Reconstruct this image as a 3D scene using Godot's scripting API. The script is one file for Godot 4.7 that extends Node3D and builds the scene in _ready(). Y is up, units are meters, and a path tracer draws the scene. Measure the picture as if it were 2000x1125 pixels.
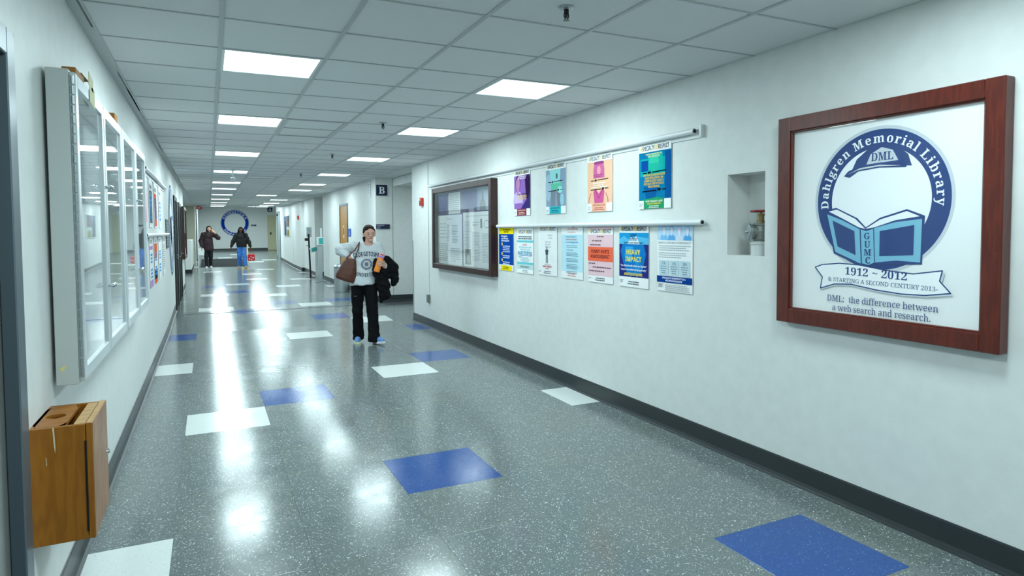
extends Node3D
# A university hallway: glossy speckled floor, lay-in ceiling, poster wall, three people.

const XL := -0.59      # left wall face
const XR := 3.2        # right wall face
const HC := 2.67       # ceiling height
const TPX := 0.616     # floor tile pitch across
const TPZ := 0.605     # floor tile pitch along
const TX0 := -0.198
const CPX := 0.622     # ceiling grid pitch across
const LIGHT_COL := Color(0.89, 0.985, 1.0)
const LIGHT_E := 2.35

var M := {}
var fonts := {}
var used_names := {}
var base_y := {}

# ------------------------------------------------------------------ helpers
func numbered(n: String) -> String:
	if not used_names.has(n):
		used_names[n] = 0
		return n
	used_names[n] += 1
	return "%s_%03d" % [n, used_names[n]]

func tag(o: Node, label: String, category: String, group := "") -> void:
	o.set_meta("label", label)
	o.set_meta("category", category)
	if group != "":
		o.set_meta("group", group)

func thing(called: String, label: String, category: String, at := Vector3.ZERO, turn := 0.0, group := "") -> Node3D:
	var o := Node3D.new()
	o.name = numbered(called)
	add_child(o)
	o.position = at
	o.rotation.y = turn
	tag(o, label, category, group)
	return o

func struct_node(called: String, at := Vector3.ZERO) -> Node3D:
	var o := Node3D.new()
	o.name = numbered(called)
	add_child(o)
	o.position = at
	o.set_meta("kind", "structure")
	return o

func new_st() -> SurfaceTool:
	var st := SurfaceTool.new()
	st.begin(Mesh.PRIMITIVE_TRIANGLES)
	return st

func obj(called: String, mesh: Mesh, m: Material, parent: Node) -> MeshInstance3D:
	var o := MeshInstance3D.new()
	if parent == self:
		o.name = numbered(called)
	else:
		o.name = called
	o.mesh = mesh
	o.material_override = m
	parent.add_child(o, true)
	return o

func part(called: String, st: SurfaceTool, m: Material, parent: Node) -> MeshInstance3D:
	return obj(called, st.commit(), m, parent)

func mat(c: Color, rough := 0.6, metal := 0.0, spec := 0.5) -> StandardMaterial3D:
	var m := StandardMaterial3D.new()
	m.albedo_color = c
	m.roughness = rough
	m.metallic = metal
	m.metallic_specular = spec
	return m

func tri(st: SurfaceTool, a: Vector3, b: Vector3, c: Vector3, n: Vector3) -> void:
	# keeps Godot's clockwise front: cross(b-a, c-a) must point against n
	if (b - a).cross(c - a).dot(n) > 0.0:
		var t := b
		b = c
		c = t
	for p: Vector3 in [a, b, c]:
		st.set_normal(n)
		st.add_vertex(p)

func quad(st: SurfaceTool, a: Vector3, b: Vector3, c: Vector3, d: Vector3, n: Vector3) -> void:
	tri(st, a, b, c, n)
	tri(st, a, c, d, n)

# box with chamfered edges (bev 0 = plain), optional transform
func box(st: SurfaceTool, lo: Vector3, hi: Vector3, bev := 0.0, xf := Transform3D()) -> void:
	var c := (lo + hi) * 0.5
	var e := (hi - lo) * 0.5
	var bb: float = minf(bev, minf(e.x, minf(e.y, e.z)) * 0.9)
	var B := xf.basis.orthonormalized()
	for ax in 3:
		for s: float in [-1.0, 1.0]:
			var n := Vector3.ZERO
			n[ax] = s
			var u: int = (ax + 1) % 3
			var v: int = (ax + 2) % 3
			var q := []
			for k in 4:
				var p := Vector3.ZERO
				p[ax] = s * e[ax]
				p[u] = (e[u] - bb) * (-1.0 if k == 0 or k == 3 else 1.0)
				p[v] = (e[v] - bb) * (-1.0 if k < 2 else 1.0)
				q.append(xf * (c + p))
			quad(st, q[0], q[1], q[2], q[3], B * n)
	if bb <= 0.0:
		return
	for ax in 3:
		var u: int = (ax + 1) % 3
		var v: int = (ax + 2) % 3
		for su: float in [-1.0, 1.0]:
			for sv: float in [-1.0, 1.0]:
				var q := []
				for k in 4:
					var p := Vector3.ZERO
					p[ax] = (e[ax] - bb) * (-1.0 if k == 0 or k == 3 else 1.0)
					if k < 2:
						p[u] = su * e[u]
						p[v] = sv * (e[v] - bb)
					else:
						p[u] = su * (e[u] - bb)
						p[v] = sv * e[v]
					q.append(xf * (c + p))
				var n := Vector3.ZERO
				n[u] = su
				n[v] = sv
				quad(st, q[0], q[1], q[2], q[3], B * n.normalized())
	for sx: float in [-1.0, 1.0]:
		for sy: float in [-1.0, 1.0]:
			for sz: float in [-1.0, 1.0]:
				var s := Vector3(sx, sy, sz)
				tri(st, xf * (c + s * Vector3(e.x, e.y - bb, e.z - bb)), xf * (c + s * Vector3(e.x - bb, e.y, e.z - bb)), xf * (c + s * Vector3(e.x - bb, e.y - bb, e.z)), B * s.normalized())

func box_mesh(lo: Vector3, hi: Vector3, bev := 0.0) -> ArrayMesh:
	var st := new_st()
	box(st, lo, hi, bev)
	return st.commit()

func smooth_tri(st: SurfaceTool, p: Array, n: Array) -> void:
	var a: Vector3 = p[0]
	var b: Vector3 = p[1]
	var c: Vector3 = p[2]
	var nn: Vector3 = n[0] + n[1] + n[2]
	var order := [0, 1, 2]
	if (b - a).cross(c - a).dot(nn) > 0.0:
		order = [0, 2, 1]
	for i: int in order:
		st.set_normal(n[i])
		st.add_vertex(p[i])

# tube along points with radii, closed ends
func tube(st: SurfaceTool, pts: Array, rad: Array, seg := 10) -> void:
	var rings := []
	var norms := []
	var up := Vector3.UP
	for i in pts.size():
		var d: Vector3
		if i == 0:
			d = pts[1] - pts[0]
		elif i == pts.size() - 1:
			d = pts[i] - pts[i - 1]
		else:
			d = pts[i + 1] - pts[i - 1]
		d = d.normalized()
		if absf(d.dot(up)) > 0.95:
			up = Vector3.RIGHT if absf(d.x) < 0.9 else Vector3.FORWARD
		var s := d.cross(up).normalized()
		var t := s.cross(d).normalized()
		var ring := []
		var nr := []
		for k in seg:
			var a := TAU * k / seg
			var o := s * cos(a) + t * sin(a)
			nr.append(o)
			ring.append(pts[i] + o * float(rad[i]))
		rings.append(ring)
		norms.append(nr)
	for i in pts.size() - 1:
		for k in seg:
			var k2 := (k + 1) % seg
			smooth_tri(st, [rings[i][k], rings[i][k2], rings[i + 1][k2]], [norms[i][k], norms[i][k2], norms[i + 1][k2]])
			smooth_tri(st, [rings[i][k], rings[i + 1][k2], rings[i + 1][k]], [norms[i][k], norms[i + 1][k2], norms[i + 1][k]])
	for e in 2:
		var i := 0 if e == 0 else pts.size() - 1
		var d: Vector3 = (pts[0] - pts[1]).normalized() if e == 0 else (pts[i] - pts[i - 1]).normalized()
		for k in seg:
			tri(st, pts[i], rings[i][k], rings[i][(k + 1) % seg], d)

# turned profile around the y axis: prof = [[r, y], ...]
func lathe(st: SurfaceTool, prof: Array, seg := 20, xf := Transform3D()) -> void:
	for i in prof.size() - 1:
		var r0: float = prof[i][0]
		var y0: float = prof[i][1]
		var r1: float = prof[i + 1][0]
		var y1: float = prof[i + 1][1]
		var sl := Vector2(y1 - y0, -(r1 - r0)).normalized()
		for k in seg:
			var a := TAU * k / seg
			var b := TAU * (k + 1) / seg
			var da := Vector3(cos(a), 0, sin(a))
			var db := Vector3(cos(b), 0, sin(b))
			var na := xf.basis * (da * sl.x + Vector3.UP * sl.y)
			var nb := xf.basis * (db * sl.x + Vector3.UP * sl.y)
			var p := [xf * (da * r0 + Vector3.UP * y0), xf * (db * r0 + Vector3.UP * y0), xf * (db * r1 + Vector3.UP * y1), xf * (da * r1 + Vector3.UP * y1)]
			if r0 > 0.0:
				smooth_tri(st, [p[0], p[1], p[2]], [na, nb, nb])
			if r1 > 0.0:
				smooth_tri(st, [p[0], p[2], p[3]], [na, nb, na])

func floor_h(z: float) -> float:
	var prof := [[4.5, 0.0], [-10.9, 0.0], [-13.0, 0.06], [-21.0, 0.075], [-27.0, 0.11], [-42.6, 0.43]]
	for i in prof.size() - 1:
		if z <= prof[i][0] and z >= prof[i + 1][0]:
			return lerpf(prof[i][1], prof[i + 1][1], (z - prof[i][0]) / (prof[i + 1][0] - prof[i][0]))
	return prof[-1][1] if z < -42 else 0.0

func ceil_h(z: float) -> float:
	return HC if z > -30.2 else lerpf(HC, 3.1, clampf((-30.2 - z) / 11.8, 0.0, 1.0))

# ------------------------------------------------------------------ printed matter (flat print on a sheet)
class Print:
	var st := SurfaceTool.new()
	var host
	var z := 0.0
	var step := 0.00012
	var xs := 1.0
	func _init(h, z0: float, stp := 0.00012):
		host = h
		z = z0
		step = stp
		st.begin(Mesh.PRIMITIVE_TRIANGLES)
	func tri2(a: Vector2, b: Vector2, c: Vector2, col: Color) -> void:
		var l := col.srgb_to_linear()
		if (b - a).cross(c - a) > 0.0:
			var t := b
			b = c
			c = t
		for p: Vector2 in [a, b, c]:
			st.set_normal(Vector3(0, 0, 1))
			st.set_color(l)
			st.add_vertex(Vector3(p.x, p.y, z))
	func rect(x0: float, y0: float, x1: float, y1: float, col: Color) -> void:
		z += step
		tri2(Vector2(x0, y0), Vector2(x1, y0), Vector2(x1, y1), col)
		tri2(Vector2(x0, y0), Vector2(x1, y1), Vector2(x0, y1), col)
	func ell(cx: float, cy: float, rx: float, ry: float, col: Color, n := 40) -> void:
		z += step
		for k in n:
			var a := TAU * k / n
			var b := TAU * (k + 1) / n
			tri2(Vector2(cx, cy), Vector2(cx + rx * cos(a), cy + ry * sin(a)), Vector2(cx + rx * cos(b), cy + ry * sin(b)), col)
	func ring(cx: float, cy: float, r0: float, r1: float, col: Color, n := 64, ax := 1.0) -> void:
		z += step
		for k in n:
			var a := TAU * k / n
			var b := TAU * (k + 1) / n
			var va := Vector2(cos(a) * ax, sin(a))
			var vb := Vector2(cos(b) * ax, sin(b))
			var c := Vector2(cx, cy)
			tri2(c + va * r0, c + va * r1, c + vb * r1, col)
			tri2(c + va * r0, c + vb * r1, c + vb * r0, col)
	func poly(pts: Array, col: Color) -> void:
		z += step
		var pp := PackedVector2Array(pts)
		var ix := Geometry2D.triangulate_polygon(pp)
		for i in range(0, ix.size(), 3):
			tri2(pp[ix[i]], pp[ix[i + 1]], pp[ix[i + 2]], col)
	func line(pts: Array, w: float, col: Color) -> void:
		z += step
		for i in pts.size() - 1:
			var a: Vector2 = pts[i]
			var b: Vector2 = pts[i + 1]
			var d := (b - a).normalized()
			var n := Vector2(-d.y, d.x) * w * 0.5
			var e := d * w * 0.25
			tri2(a - n - e, b - n + e, b + n + e, col)
			tri2(a - n - e, b + n + e, a + n - e, col)
	# lines of small print
	func small(x0: float, x1: float, ytop: float, n: int, pitch: float, h: float, col: Color, sd := 1, centred := false) -> void:
		var r := RandomNumberGenerator.new()
		r.seed = sd * 7919 + n
		z += step
		for i in n:
			var y := ytop - i * pitch
			var full := (x1 - x0) * (r.randf_range(0.55, 1.0) if i == n - 1 or centred else r.randf_range(0.85, 1.0))
			var x := x0 if not centred else (x0 + x1 - full) * 0.5
			var end := x + full
			while x < end - h:
				var w := minf(h * r.randf_range(1.2, 4.5), end - x)
				tri2(Vector2(x, y - h), Vector2(x + w, y - h), Vector2(x + w, y), col)
				tri2(Vector2(x, y - h), Vector2(x + w, y), Vector2(x, y), col)
				x += w + h * 0.6
	func glyphs(s: String, font: String) -> Array:
		return host.text_arrays(s, font)
	# h = height of the capitals; align -1 left, 0 centre, 1 right; fit > 0 squeezes to that width
	func text(s: String, x: float, y: float, h: float, col: Color, font := "sansb", align := 0, fit := 0.0, rot := 0.0) -> void:
		z += step
		var g := glyphs(s, font)
		var v: PackedVector3Array = g[0]
		var ix: PackedInt32Array = g[1]
		var sc: float = h / g[3]
		var sx := sc * xs
		if fit > 0.0:
			sx = fit / (g[4] - g[5])
		var off: float = -(g[4] + g[5]) * 0.5 if align == 0 else (-g[5] if align < 0 else -g[4])
		var cr := cos(rot)
		var sr := sin(rot)
		for i in range(0, ix.size(), 3):
			var q := []
			for k in 3:
				var p := v[ix[i + k]]
				var lx: float = (p.x + off) * sx
				var ly: float = (p.y - g[2]) * sc
				q.append(Vector2(x + lx * cr - ly * sr, y + lx * sr + ly * cr))
			tri2(q[0], q[1], q[2], col)
	func arc(s: String, cx: float, cy: float, r: float, h: float, col: Color, mid: float, font := "serifb", inside := false, spread := 1.0) -> void:
		# letters along a circle, centred on the angle mid (radians, 0 = up, clockwise positive)
		var total := 0.0
		var ws := []
		var f: Font = host.fonts[font]
		for ch in s:
			var w: float = f.get_string_size(ch, HORIZONTAL_ALIGNMENT_LEFT, -1, 64).x * 0.01 * h / host.text_arrays("H", font)[3] * spread
			ws.append(w)
			total += w
		var acc := -total * 0.5
		var z0 := z
		for i in s.length():
			var a: float = (acc + ws[i] * 0.5) / r
			acc += ws[i]
			if s[i] == " ":
				continue
			z = z0
			if inside:
				var t := mid - a
				text(s[i], cx + sin(t) * r, cy + cos(t) * r, h, col, font, 0, 0.0, PI - t)
			else:
				var t := mid + a
				text(s[i], cx + sin(t) * r, cy + cos(t) * r, h, col, font, 0, 0.0, -t)
		z = z0 + step

func text_arrays(s: String, font: String) -> Array:
	var tm := TextMesh.new()
	tm.font = fonts[font]
	tm.font_size = 64
	tm.pixel_size = 0.01
	tm.depth = 0.0
	tm.curve_step = 2.0
	tm.text = s
	var arr := tm.surface_get_arrays(0)
	var v: PackedVector3Array = arr[Mesh.ARRAY_VERTEX]
	var ix: PackedInt32Array = arr[Mesh.ARRAY_INDEX] if arr[Mesh.ARRAY_INDEX] != null else PackedInt32Array(range(v.size()))
	if not base_y.has(font):
		var th := TextMesh.new()
		th.font = fonts[font]
		th.font_size = 64
		th.pixel_size = 0.01
		th.depth = 0.0
		th.text = "H"
		var b := th.get_aabb()
		base_y[font] = [b.position.y, b.size.y]
	var x0 := 1e9
	var x1 := -1e9
	for p in v:
		x0 = minf(x0, p.x)
		x1 = maxf(x1, p.x)
	return [v, ix, base_y[font][0], base_y[font][1], x1, x0]

func make_fonts() -> void:
	for d in [["sans", "Droid Sans", 400], ["sansb", "Droid Sans", 700], ["serif", "Droid Serif", 400], ["serifb", "Droid Serif", 700]]:
		var f := SystemFont.new()
		f.font_names = PackedStringArray([d[1]])
		f.font_weight = d[2]
		fonts[d[0]] = f

# ------------------------------------------------------------------ textures
func noise_tex(freq: float, seed_: int, lo: Color, hi: Color, size := 512, octaves := 4) -> NoiseTexture2D:
	var n := FastNoiseLite.new()
	n.seed = seed_
	n.frequency = freq
	n.fractal_octaves = octaves
	var t := NoiseTexture2D.new()
	t.width = size
	t.height = size
	t.seamless = true
	t.noise = n
	var g := Gradient.new()
	g.set_color(0, lo)
	g.set_color(1, hi)
	t.color_ramp = g
	return t

# vinyl composition tile: flecks pressed into a plain ground
func fleck_image(ground: Color, light: Color, dark: Color, n_light: int, n_dark: int, sd: int) -> ImageTexture:
	var S := 1536
	var im := Image.create(S, S, false, Image.FORMAT_RGB8)
	im.fill(ground)
	var r := RandomNumberGenerator.new()
	r.seed = sd
	# soft mottling of the ground
	for i in 9000:
		var c := ground.lerp(light if r.randf() < 0.55 else dark, r.randf_range(0.03, 0.16))
		var x := r.randi() % S
		var y := r.randi() % S
		im.fill_rect(Rect2i(x, y, r.randi_range(3, 11), r.randi_range(3, 9)), c)
	for i in n_light + n_dark:
		var c := ground.lerp(light if i < n_light else dark, r.randf_range(0.35, 1.0))
		var x := r.randf() * S
		var y := r.randf() * S
		var a := r.randf() * TAU
		var ln := r.randf_range(2.0, 8.0) if r.randf() < 0.8 else r.randf_range(7.0, 16.0)
		var bend := r.randf_range(-0.12, 0.12)
		var w := r.randi_range(1, 3)
		for k in int(ln):
			im.fill_rect(Rect2i(posmod(int(x), S), posmod(int(y), S), w, w), c)
			x += cos(a)
			y += sin(a)
			a += bend
	return ImageTexture.create_from_image(im)

func wood_image(base: Color, dark: Color, sd: int, rings := 26.0) -> ImageTexture:
	var S := 512
	var im := Image.create(S, S, false, Image.FORMAT_RGB8)
	var n := FastNoiseLite.new()
	n.seed = sd
	n.frequency = 0.006
	var n2 := FastNoiseLite.new()
	n2.seed = sd + 5
	n2.frequency = 0.05
	for y in S:
		for x in S:
			var w := n.get_noise_2d(x * 1.0, y * 0.12) * 3.0
			var g := 0.5 + 0.5 * sin((x / float(S)) * rings * TAU * 0.25 + w * 5.0)
			var f := n2.get_noise_2d(x * 4.0, y * 0.25) * 0.5 + 0.5
			im.set_pixel(x, y, base.lerp(dark, clampf(g * 0.45 + f * 0.4, 0.0, 1.0)))
	return ImageTexture.create_from_image(im)

func make_materials() -> void:
	var wall := mat(Color(0.885, 0.895, 0.885), 0.5, 0.0, 0.4)
	wall.albedo_texture = noise_tex(0.02, 3, Color(0.97, 0.97, 0.97), Color(1, 1, 1), 512, 5)
	wall.uv1_triplanar = true
	wall.uv1_world_triplanar = true
	wall.uv1_scale = Vector3(0.7, 0.7, 0.7)
	wall.heightmap_enabled = true
	wall.heightmap_texture = noise_tex(0.12, 8, Color(0, 0, 0), Color(1, 1, 1), 512, 3)
	wall.heightmap_scale = 0.02
	M.wall = wall
	M.wall_beige = mat(Color(0.77, 0.77, 0.69), 0.6)
	var ct := mat(Color(0.94, 0.95, 0.95), 0.92, 0.0, 0.2)
	ct.albedo_texture = noise_tex(0.25, 11, Color(0.88, 0.88, 0.88), Color(1, 1, 1), 512, 3)
	ct.uv1_triplanar = true
	ct.uv1_world_triplanar = true
	ct.uv1_scale = Vector3(1.6, 1.6, 1.6)
	ct.heightmap_enabled = true
	ct.heightmap_texture = noise_tex(0.3, 12, Color(0, 0, 0), Color(1, 1, 1), 512, 2)
	ct.heightmap_scale = 0.1
	M.ceiling_tile = ct
	M.grid = mat(Color(0.72, 0.74, 0.74), 0.45)
	M.ceiling_back = mat(Color(0.3, 0.3, 0.3), 0.9)
	var sets := [["tile_grey", Color(0.405, 0.44, 0.443), Color(0.97, 0.98, 0.98), Color(0.1, 0.12, 0.13), 8200, 1900], ["tile_grey_b", Color(0.415, 0.445, 0.438), Color(0.96, 0.98, 0.97), Color(0.11, 0.13, 0.13), 7600, 2100], ["tile_white", Color(0.86, 0.88, 0.87), Color(0.95, 0.95, 0.95), Color(0.55, 0.58, 0.57), 1500, 700], ["tile_blue", Color(0.06, 0.275, 0.56), Color(0.38, 0.6, 0.82), Color(0.04, 0.1, 0.26), 4500, 1300]]
	var wax := noise_tex(0.012, 31, Color(0.22, 0.22, 0.22), Color(0.34, 0.34, 0.34), 512, 4)
	var wave := noise_tex(0.035, 33, Color(0, 0, 0), Color(1, 1, 1), 512, 3)
	for s in sets:
		var m := mat(Color.WHITE, 0.62, 0.0, 0.5)
		m.albedo_texture = fleck_image(s[1], s[2], s[3], s[4], s[5], 40 + sets.find(s))
		m.uv1_triplanar = true
		m.uv1_world_triplanar = true
		m.uv1_scale = Vector3(0.72, 0.72, 0.72)
		m.roughness = 0.62
		m.roughness_texture = wax
		m.heightmap_enabled = true
		m.heightmap_texture = wave
		m.heightmap_scale = 0.007
		M[s[0]] = m
	M.joint = mat(Color(0.2, 0.22, 0.23), 0.8)
	M.base = mat(Color(0.17, 0.195, 0.205), 0.38, 0.0, 0.5)
	M.metal_strip = mat(Color(0.62, 0.65, 0.66), 0.35, 0.8)
	M.steel = mat(Color(0.66, 0.69, 0.7), 0.32, 0.85)
	M.brushed = mat(Color(0.70, 0.73, 0.74), 0.42, 0.7)
	M.chrome = mat(Color(0.8, 0.82, 0.83), 0.12, 1.0)
	M.iron = mat(Color(0.52, 0.54, 0.52), 0.45, 0.6)
	M.brass = mat(Color(0.55, 0.5, 0.33), 0.4, 0.7)
	M.pipe_white = mat(Color(0.78, 0.8, 0.79), 0.6)
	M.red_paint = mat(Color(0.5, 0.07, 0.08), 0.35)
	M.white_paint = mat(Color(0.84, 0.86, 0.86), 0.35)
	M.case_paint = mat(Color(0.72, 0.745, 0.735), 0.42)
	M.case_frame = mat(Color(0.80, 0.83, 0.84), 0.3, 0.35)
	M.case_back = mat(Color(0.80, 0.83, 0.84), 0.7)
	M.tape = mat(Color(0.78, 0.76, 0.58), 0.7)
	M.cardboard = mat(Color(0.62, 0.43, 0.2), 0.75)
	M.door_dark = mat(Color(0.11, 0.14, 0.16), 0.75, 0.0, 0.2)
	M.door_frame = mat(Color(0.35, 0.40, 0.43), 0.35, 0.2)
	M.door_grey = mat(Color(0.50, 0.55, 0.57), 0.4)
	M.door_pale = mat(Color(0.76, 0.76, 0.62), 0.5)
	M.black = mat(Color(0.03, 0.035, 0.04), 0.5)
	M.rail = mat(Color(0.88, 0.89, 0.9), 0.35)
	M.paper = mat(Color(0.93, 0.94, 0.94), 0.45)
	var pr := mat(Color.WHITE, 0.85, 0.0, 0.15)
	pr.vertex_color_use_as_albedo = true
	M.print = pr
	var glass := mat(Color(0.9, 0.97, 0.96, 0.05), 0.02, 0.0, 0.5)
	glass.transparency = BaseMaterial3D.TRANSPARENCY_ALPHA
	M.glass = glass
	var acrylic := mat(Color(0.95, 0.98, 0.98, 0.02), 0.02, 0.0, 0.27)
	acrylic.transparency = BaseMaterial3D.TRANSPARENCY_ALPHA
	M.acrylic = acrylic
	var lens := mat(Color(0.95, 0.97, 0.97), 0.4)
	lens.emission_enabled = true
	lens.emission = LIGHT_COL
	lens.emission_energy_multiplier = 3.2
	M.lens = lens
	var exitm := mat(Color(0.42, 0.03, 0.04), 0.4)
	exitm.emission_enabled = true
	exitm.emission = Color(1.0, 0.12, 0.1)
	exitm.emission_energy_multiplier = 0.06
	M.exit = exitm
	for w in [["mahogany", Color(0.42, 0.155, 0.095), Color(0.27, 0.085, 0.06), 61, 18.0, 0.3], ["board_wood", Color(0.25, 0.115, 0.095), Color(0.15, 0.065, 0.06), 62, 18.0, 0.35], ["honey", Color(0.66, 0.42, 0.11), Color(0.54, 0.32, 0.07), 63, 8.0, 0.42], ["oak_door", Color(0.70, 0.50, 0.33), Color(0.45, 0.28, 0.15), 64, 40.0, 0.4], ["raw_wood", Color(0.80, 0.65, 0.44), Color(0.68, 0.51, 0.31), 65, 22.0, 0.6], ["yellow_door", Color(0.80, 0.56, 0.2), Color(0.68, 0.45, 0.13), 66, 14.0, 0.4]]:
		var m := mat(Color.WHITE, w[5])
		m.albedo_texture = wood_image(w[1], w[2], w[3], w[4])
		m.uv1_triplanar = true
		m.uv1_scale = Vector3(2.2, 2.2, 2.2)
		M[w[0]] = m
	M.navy = mat(Color(0.07, 0.1, 0.24), 0.4)
	M.ada_blue = mat(Color(0.08, 0.32, 0.72), 0.4)
	M.teal = mat(Color(0.2, 0.66, 0.64), 0.4)
	M.plastic_white = mat(Color(0.85, 0.87, 0.87), 0.35)
	M.strobe_red = mat(Color(0.80, 0.2, 0.1), 0.4)
	M.lilac = mat(Color(0.42, 0.42, 0.62), 0.7)
	M.purple = mat(Color(0.25, 0.18, 0.38), 0.7)
	M.mat_floor = mat(Color(0.16, 0.165, 0.17), 0.95, 0.0, 0.2)
	M.sign_yellow = mat(Color(0.93, 0.78, 0.05), 0.45)

# ------------------------------------------------------------------ implicit surfaces for figures
# a shape is [a, b, ra, rb] or [a, b, ra, rb, flat] (flat < 1 thins it front to back)
func blob(shapes: Array, cell: float, k: float, carve := [], wrinkle := 0.0, wseed := 1) -> Dictionary:
	var lo := Vector3(1e9, 1e9, 1e9)
	var hi := -lo
	for s in shapes:
		var r := Vector3.ONE * (maxf(s[2], s[3]) + k + cell * 2.0)
		lo = lo.min((s[0] as Vector3).min(s[1]) - r)
		hi = hi.max((s[0] as Vector3).max(s[1]) + r)
	var nx := int(ceil((hi.x - lo.x) / cell)) + 2
	var ny := int(ceil((hi.y - lo.y) / cell)) + 2
	var nz := int(ceil((hi.z - lo.z) / cell)) + 2
	var f := PackedFloat32Array()
	f.resize(nx * ny * nz)
	f.fill(1.0)
	var list := shapes.duplicate()
	list.append_array(carve)
	for si in list.size():
		var s: Array = list[si]
		var cut := si >= shapes.size()
		var a: Vector3 = s[0]
		var b: Vector3 = s[1]
		var ra: float = s[2]
		var rb: float = s[3]
		var fl: float = s[4] if s.size() > 4 else 1.0
		var m := maxf(ra, rb) + k + cell * 2.0
		var i0 := ((a.min(b) - Vector3(m, m, m) - lo) / cell).floor()
		var i1 := ((a.max(b) + Vector3(m, m, m) - lo) / cell).ceil()
		var x0 := maxi(0, int(i0.x))
		var y0 := maxi(0, int(i0.y))
		var z0 := maxi(0, int(i0.z))
		var x1 := mini(nx - 1, int(i1.x))
		var y1 := mini(ny - 1, int(i1.y))
		var z1 := mini(nz - 1, int(i1.z))
		var ba := b - a
		ba.z /= fl
		var bl: float = maxf(ba.length_squared(), 1e-9)
		for z in range(z0, z1 + 1):
			for y in range(y0, y1 + 1):
				var at := (z * ny + y) * nx
				for x in range(x0, x1 + 1):
					var p := lo + Vector3(x, y, z) * cell - a
					p.z /= fl
					var h: float = clampf(p.dot(ba) / bl, 0.0, 1.0)
					var d: float = (p - ba * h).length() - (ra + (rb - ra) * h)
					if fl < 1.0:
						d *= fl + (1.0 - fl) * 0.5
					var o: float = f[at + x]
					if cut:
						f[at + x] = maxf(o, -d)
					else:
						var g: float = maxf(k - absf(o - d), 0.0) / k
						f[at + x] = minf(o, d) - g * g * k * 0.25
	if wrinkle > 0.0:
		var n := FastNoiseLite.new()
		n.seed = wseed
		n.frequency = 5.0
		n.fractal_octaves = 2
		for z in nz:
			for y in ny:
				var at := (z * ny + y) * nx
				for x in nx:
					if absf(f[at + x]) < wrinkle * 3.0 + cell * 2.0:
						var p := lo + Vector3(x, y, z) * cell
						f[at + x] += n.get_noise_3d(p.x * 1.2, p.y * 2.6 + p.x * 1.0, p.z * 1.2) * wrinkle
	return {"f": f, "lo": lo, "n": Vector3i(nx, ny, nz), "cell": cell}

func blob_add(st: SurfaceTool, g: Dictionary, xf := Transform3D()) -> void:
	var f: PackedFloat32Array = g.f
	var lo: Vector3 = g.lo
	var nx: int = g.n.x
	var ny: int = g.n.y
	var nz: int = g.n.z
	var cell: float = g.cell
	var idx := {}
	var pos := PackedVector3Array()
	var nor := PackedVector3Array()
	var sxy := nx * ny
	var offs := [0, 1, nx, nx + 1, sxy, sxy + 1, sxy + nx, sxy + nx + 1]
	var edges := [[0, 1], [2, 3], [4, 5], [6, 7], [0, 2], [1, 3], [4, 6], [5, 7], [0, 4], [1, 5], [2, 6], [3, 7]]
	for z in nz - 1:
		for y in ny - 1:
			var row := (z * ny + y) * nx
			for x in nx - 1:
				var i := row + x
				var inside := 0
				for o: int in offs:
					if f[i + o] < 0.0:
						inside += 1
				if inside == 0 or inside == 8:
					continue
				var sum := Vector3.ZERO
				var cnt := 0
				for e: Array in edges:
					var va: float = f[i + offs[e[0]]]
					var vb: float = f[i + offs[e[1]]]
					if (va < 0.0) != (vb < 0.0):
						var t := va / (va - vb)
						var pa := Vector3(e[0] & 1, (e[0] >> 1) & 1, e[0] >> 2)
						var pb := Vector3(e[1] & 1, (e[1] >> 1) & 1, e[1] >> 2)
						sum += pa.lerp(pb, t)
						cnt += 1
				idx[i] = pos.size()
				pos.append(xf * (lo + (Vector3(x, y, z) + sum / cnt) * cell))
				var gr := Vector3(f[i + 1] - f[i] + f[i + offs[7]] - f[i + offs[6]], f[i + nx] - f[i] + f[i + offs[7]] - f[i + offs[5]], f[i + sxy] - f[i] + f[i + offs[7]] - f[i + offs[3]])
				nor.append((xf.basis * gr).normalized())
	for z in range(1, nz - 1):
		for y in range(1, ny - 1):
			var row := (z * ny + y) * nx
			for x in range(1, nx - 1):
				var i := row + x
				var v0: bool = f[i] < 0.0
				for ax in 3:
					var d: int = [1, nx, sxy][ax]
					if v0 == (f[i + d] < 0.0):
						continue
					var u: int = [nx, sxy, 1][ax]
					var w: int = [sxy, 1, nx][ax]
					var q := [idx.get(i - u - w, -1), idx.get(i - w, -1), idx.get(i, -1), idx.get(i - u, -1)]
					if q.min() < 0:
						continue
					smooth_tri(st, [pos[q[0]], pos[q[1]], pos[q[2]]], [nor[q[0]], nor[q[1]], nor[q[2]]])
					smooth_tri(st, [pos[q[0]], pos[q[2]], pos[q[3]]], [nor[q[0]], nor[q[2]], nor[q[3]]])

func blob_mesh(shapes: Array, cell: float, k: float, carve := [], wrinkle := 0.0, wseed := 1) -> ArrayMesh:
	var st := new_st()
	blob_add(st, blob(shapes, cell, k, carve, wrinkle, wseed))
	return st.commit()

# depth of the front of a blob at x, y (for print on cloth)
func front_z(g: Dictionary, x: float, y: float) -> float:
	var lo: Vector3 = g.lo
	var c: float = g.cell
	var nx: int = g.n.x
	var ny: int = g.n.y
	var nz: int = g.n.z
	var fx := clampf((x - lo.x) / c, 0, nx - 2)
	var fy := clampf((y - lo.y) / c, 0, ny - 2)
	var xi := int(fx)
	var yi := int(fy)
	var tx := fx - xi
	var ty := fy - yi
	var f: PackedFloat32Array = g.f
	var prev := 1.0
	for zi in range(nz - 1, -1, -1):
		var b := (zi * ny + yi) * nx + xi
		var v := lerpf(lerpf(f[b], f[b + 1], tx), lerpf(f[b + nx], f[b + nx + 1], tx), ty)
		if v < 0.0:
			return lo.z + (zi + v / (v - prev)) * c
		prev = v
	return lo.z + nz * c * 0.5

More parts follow.
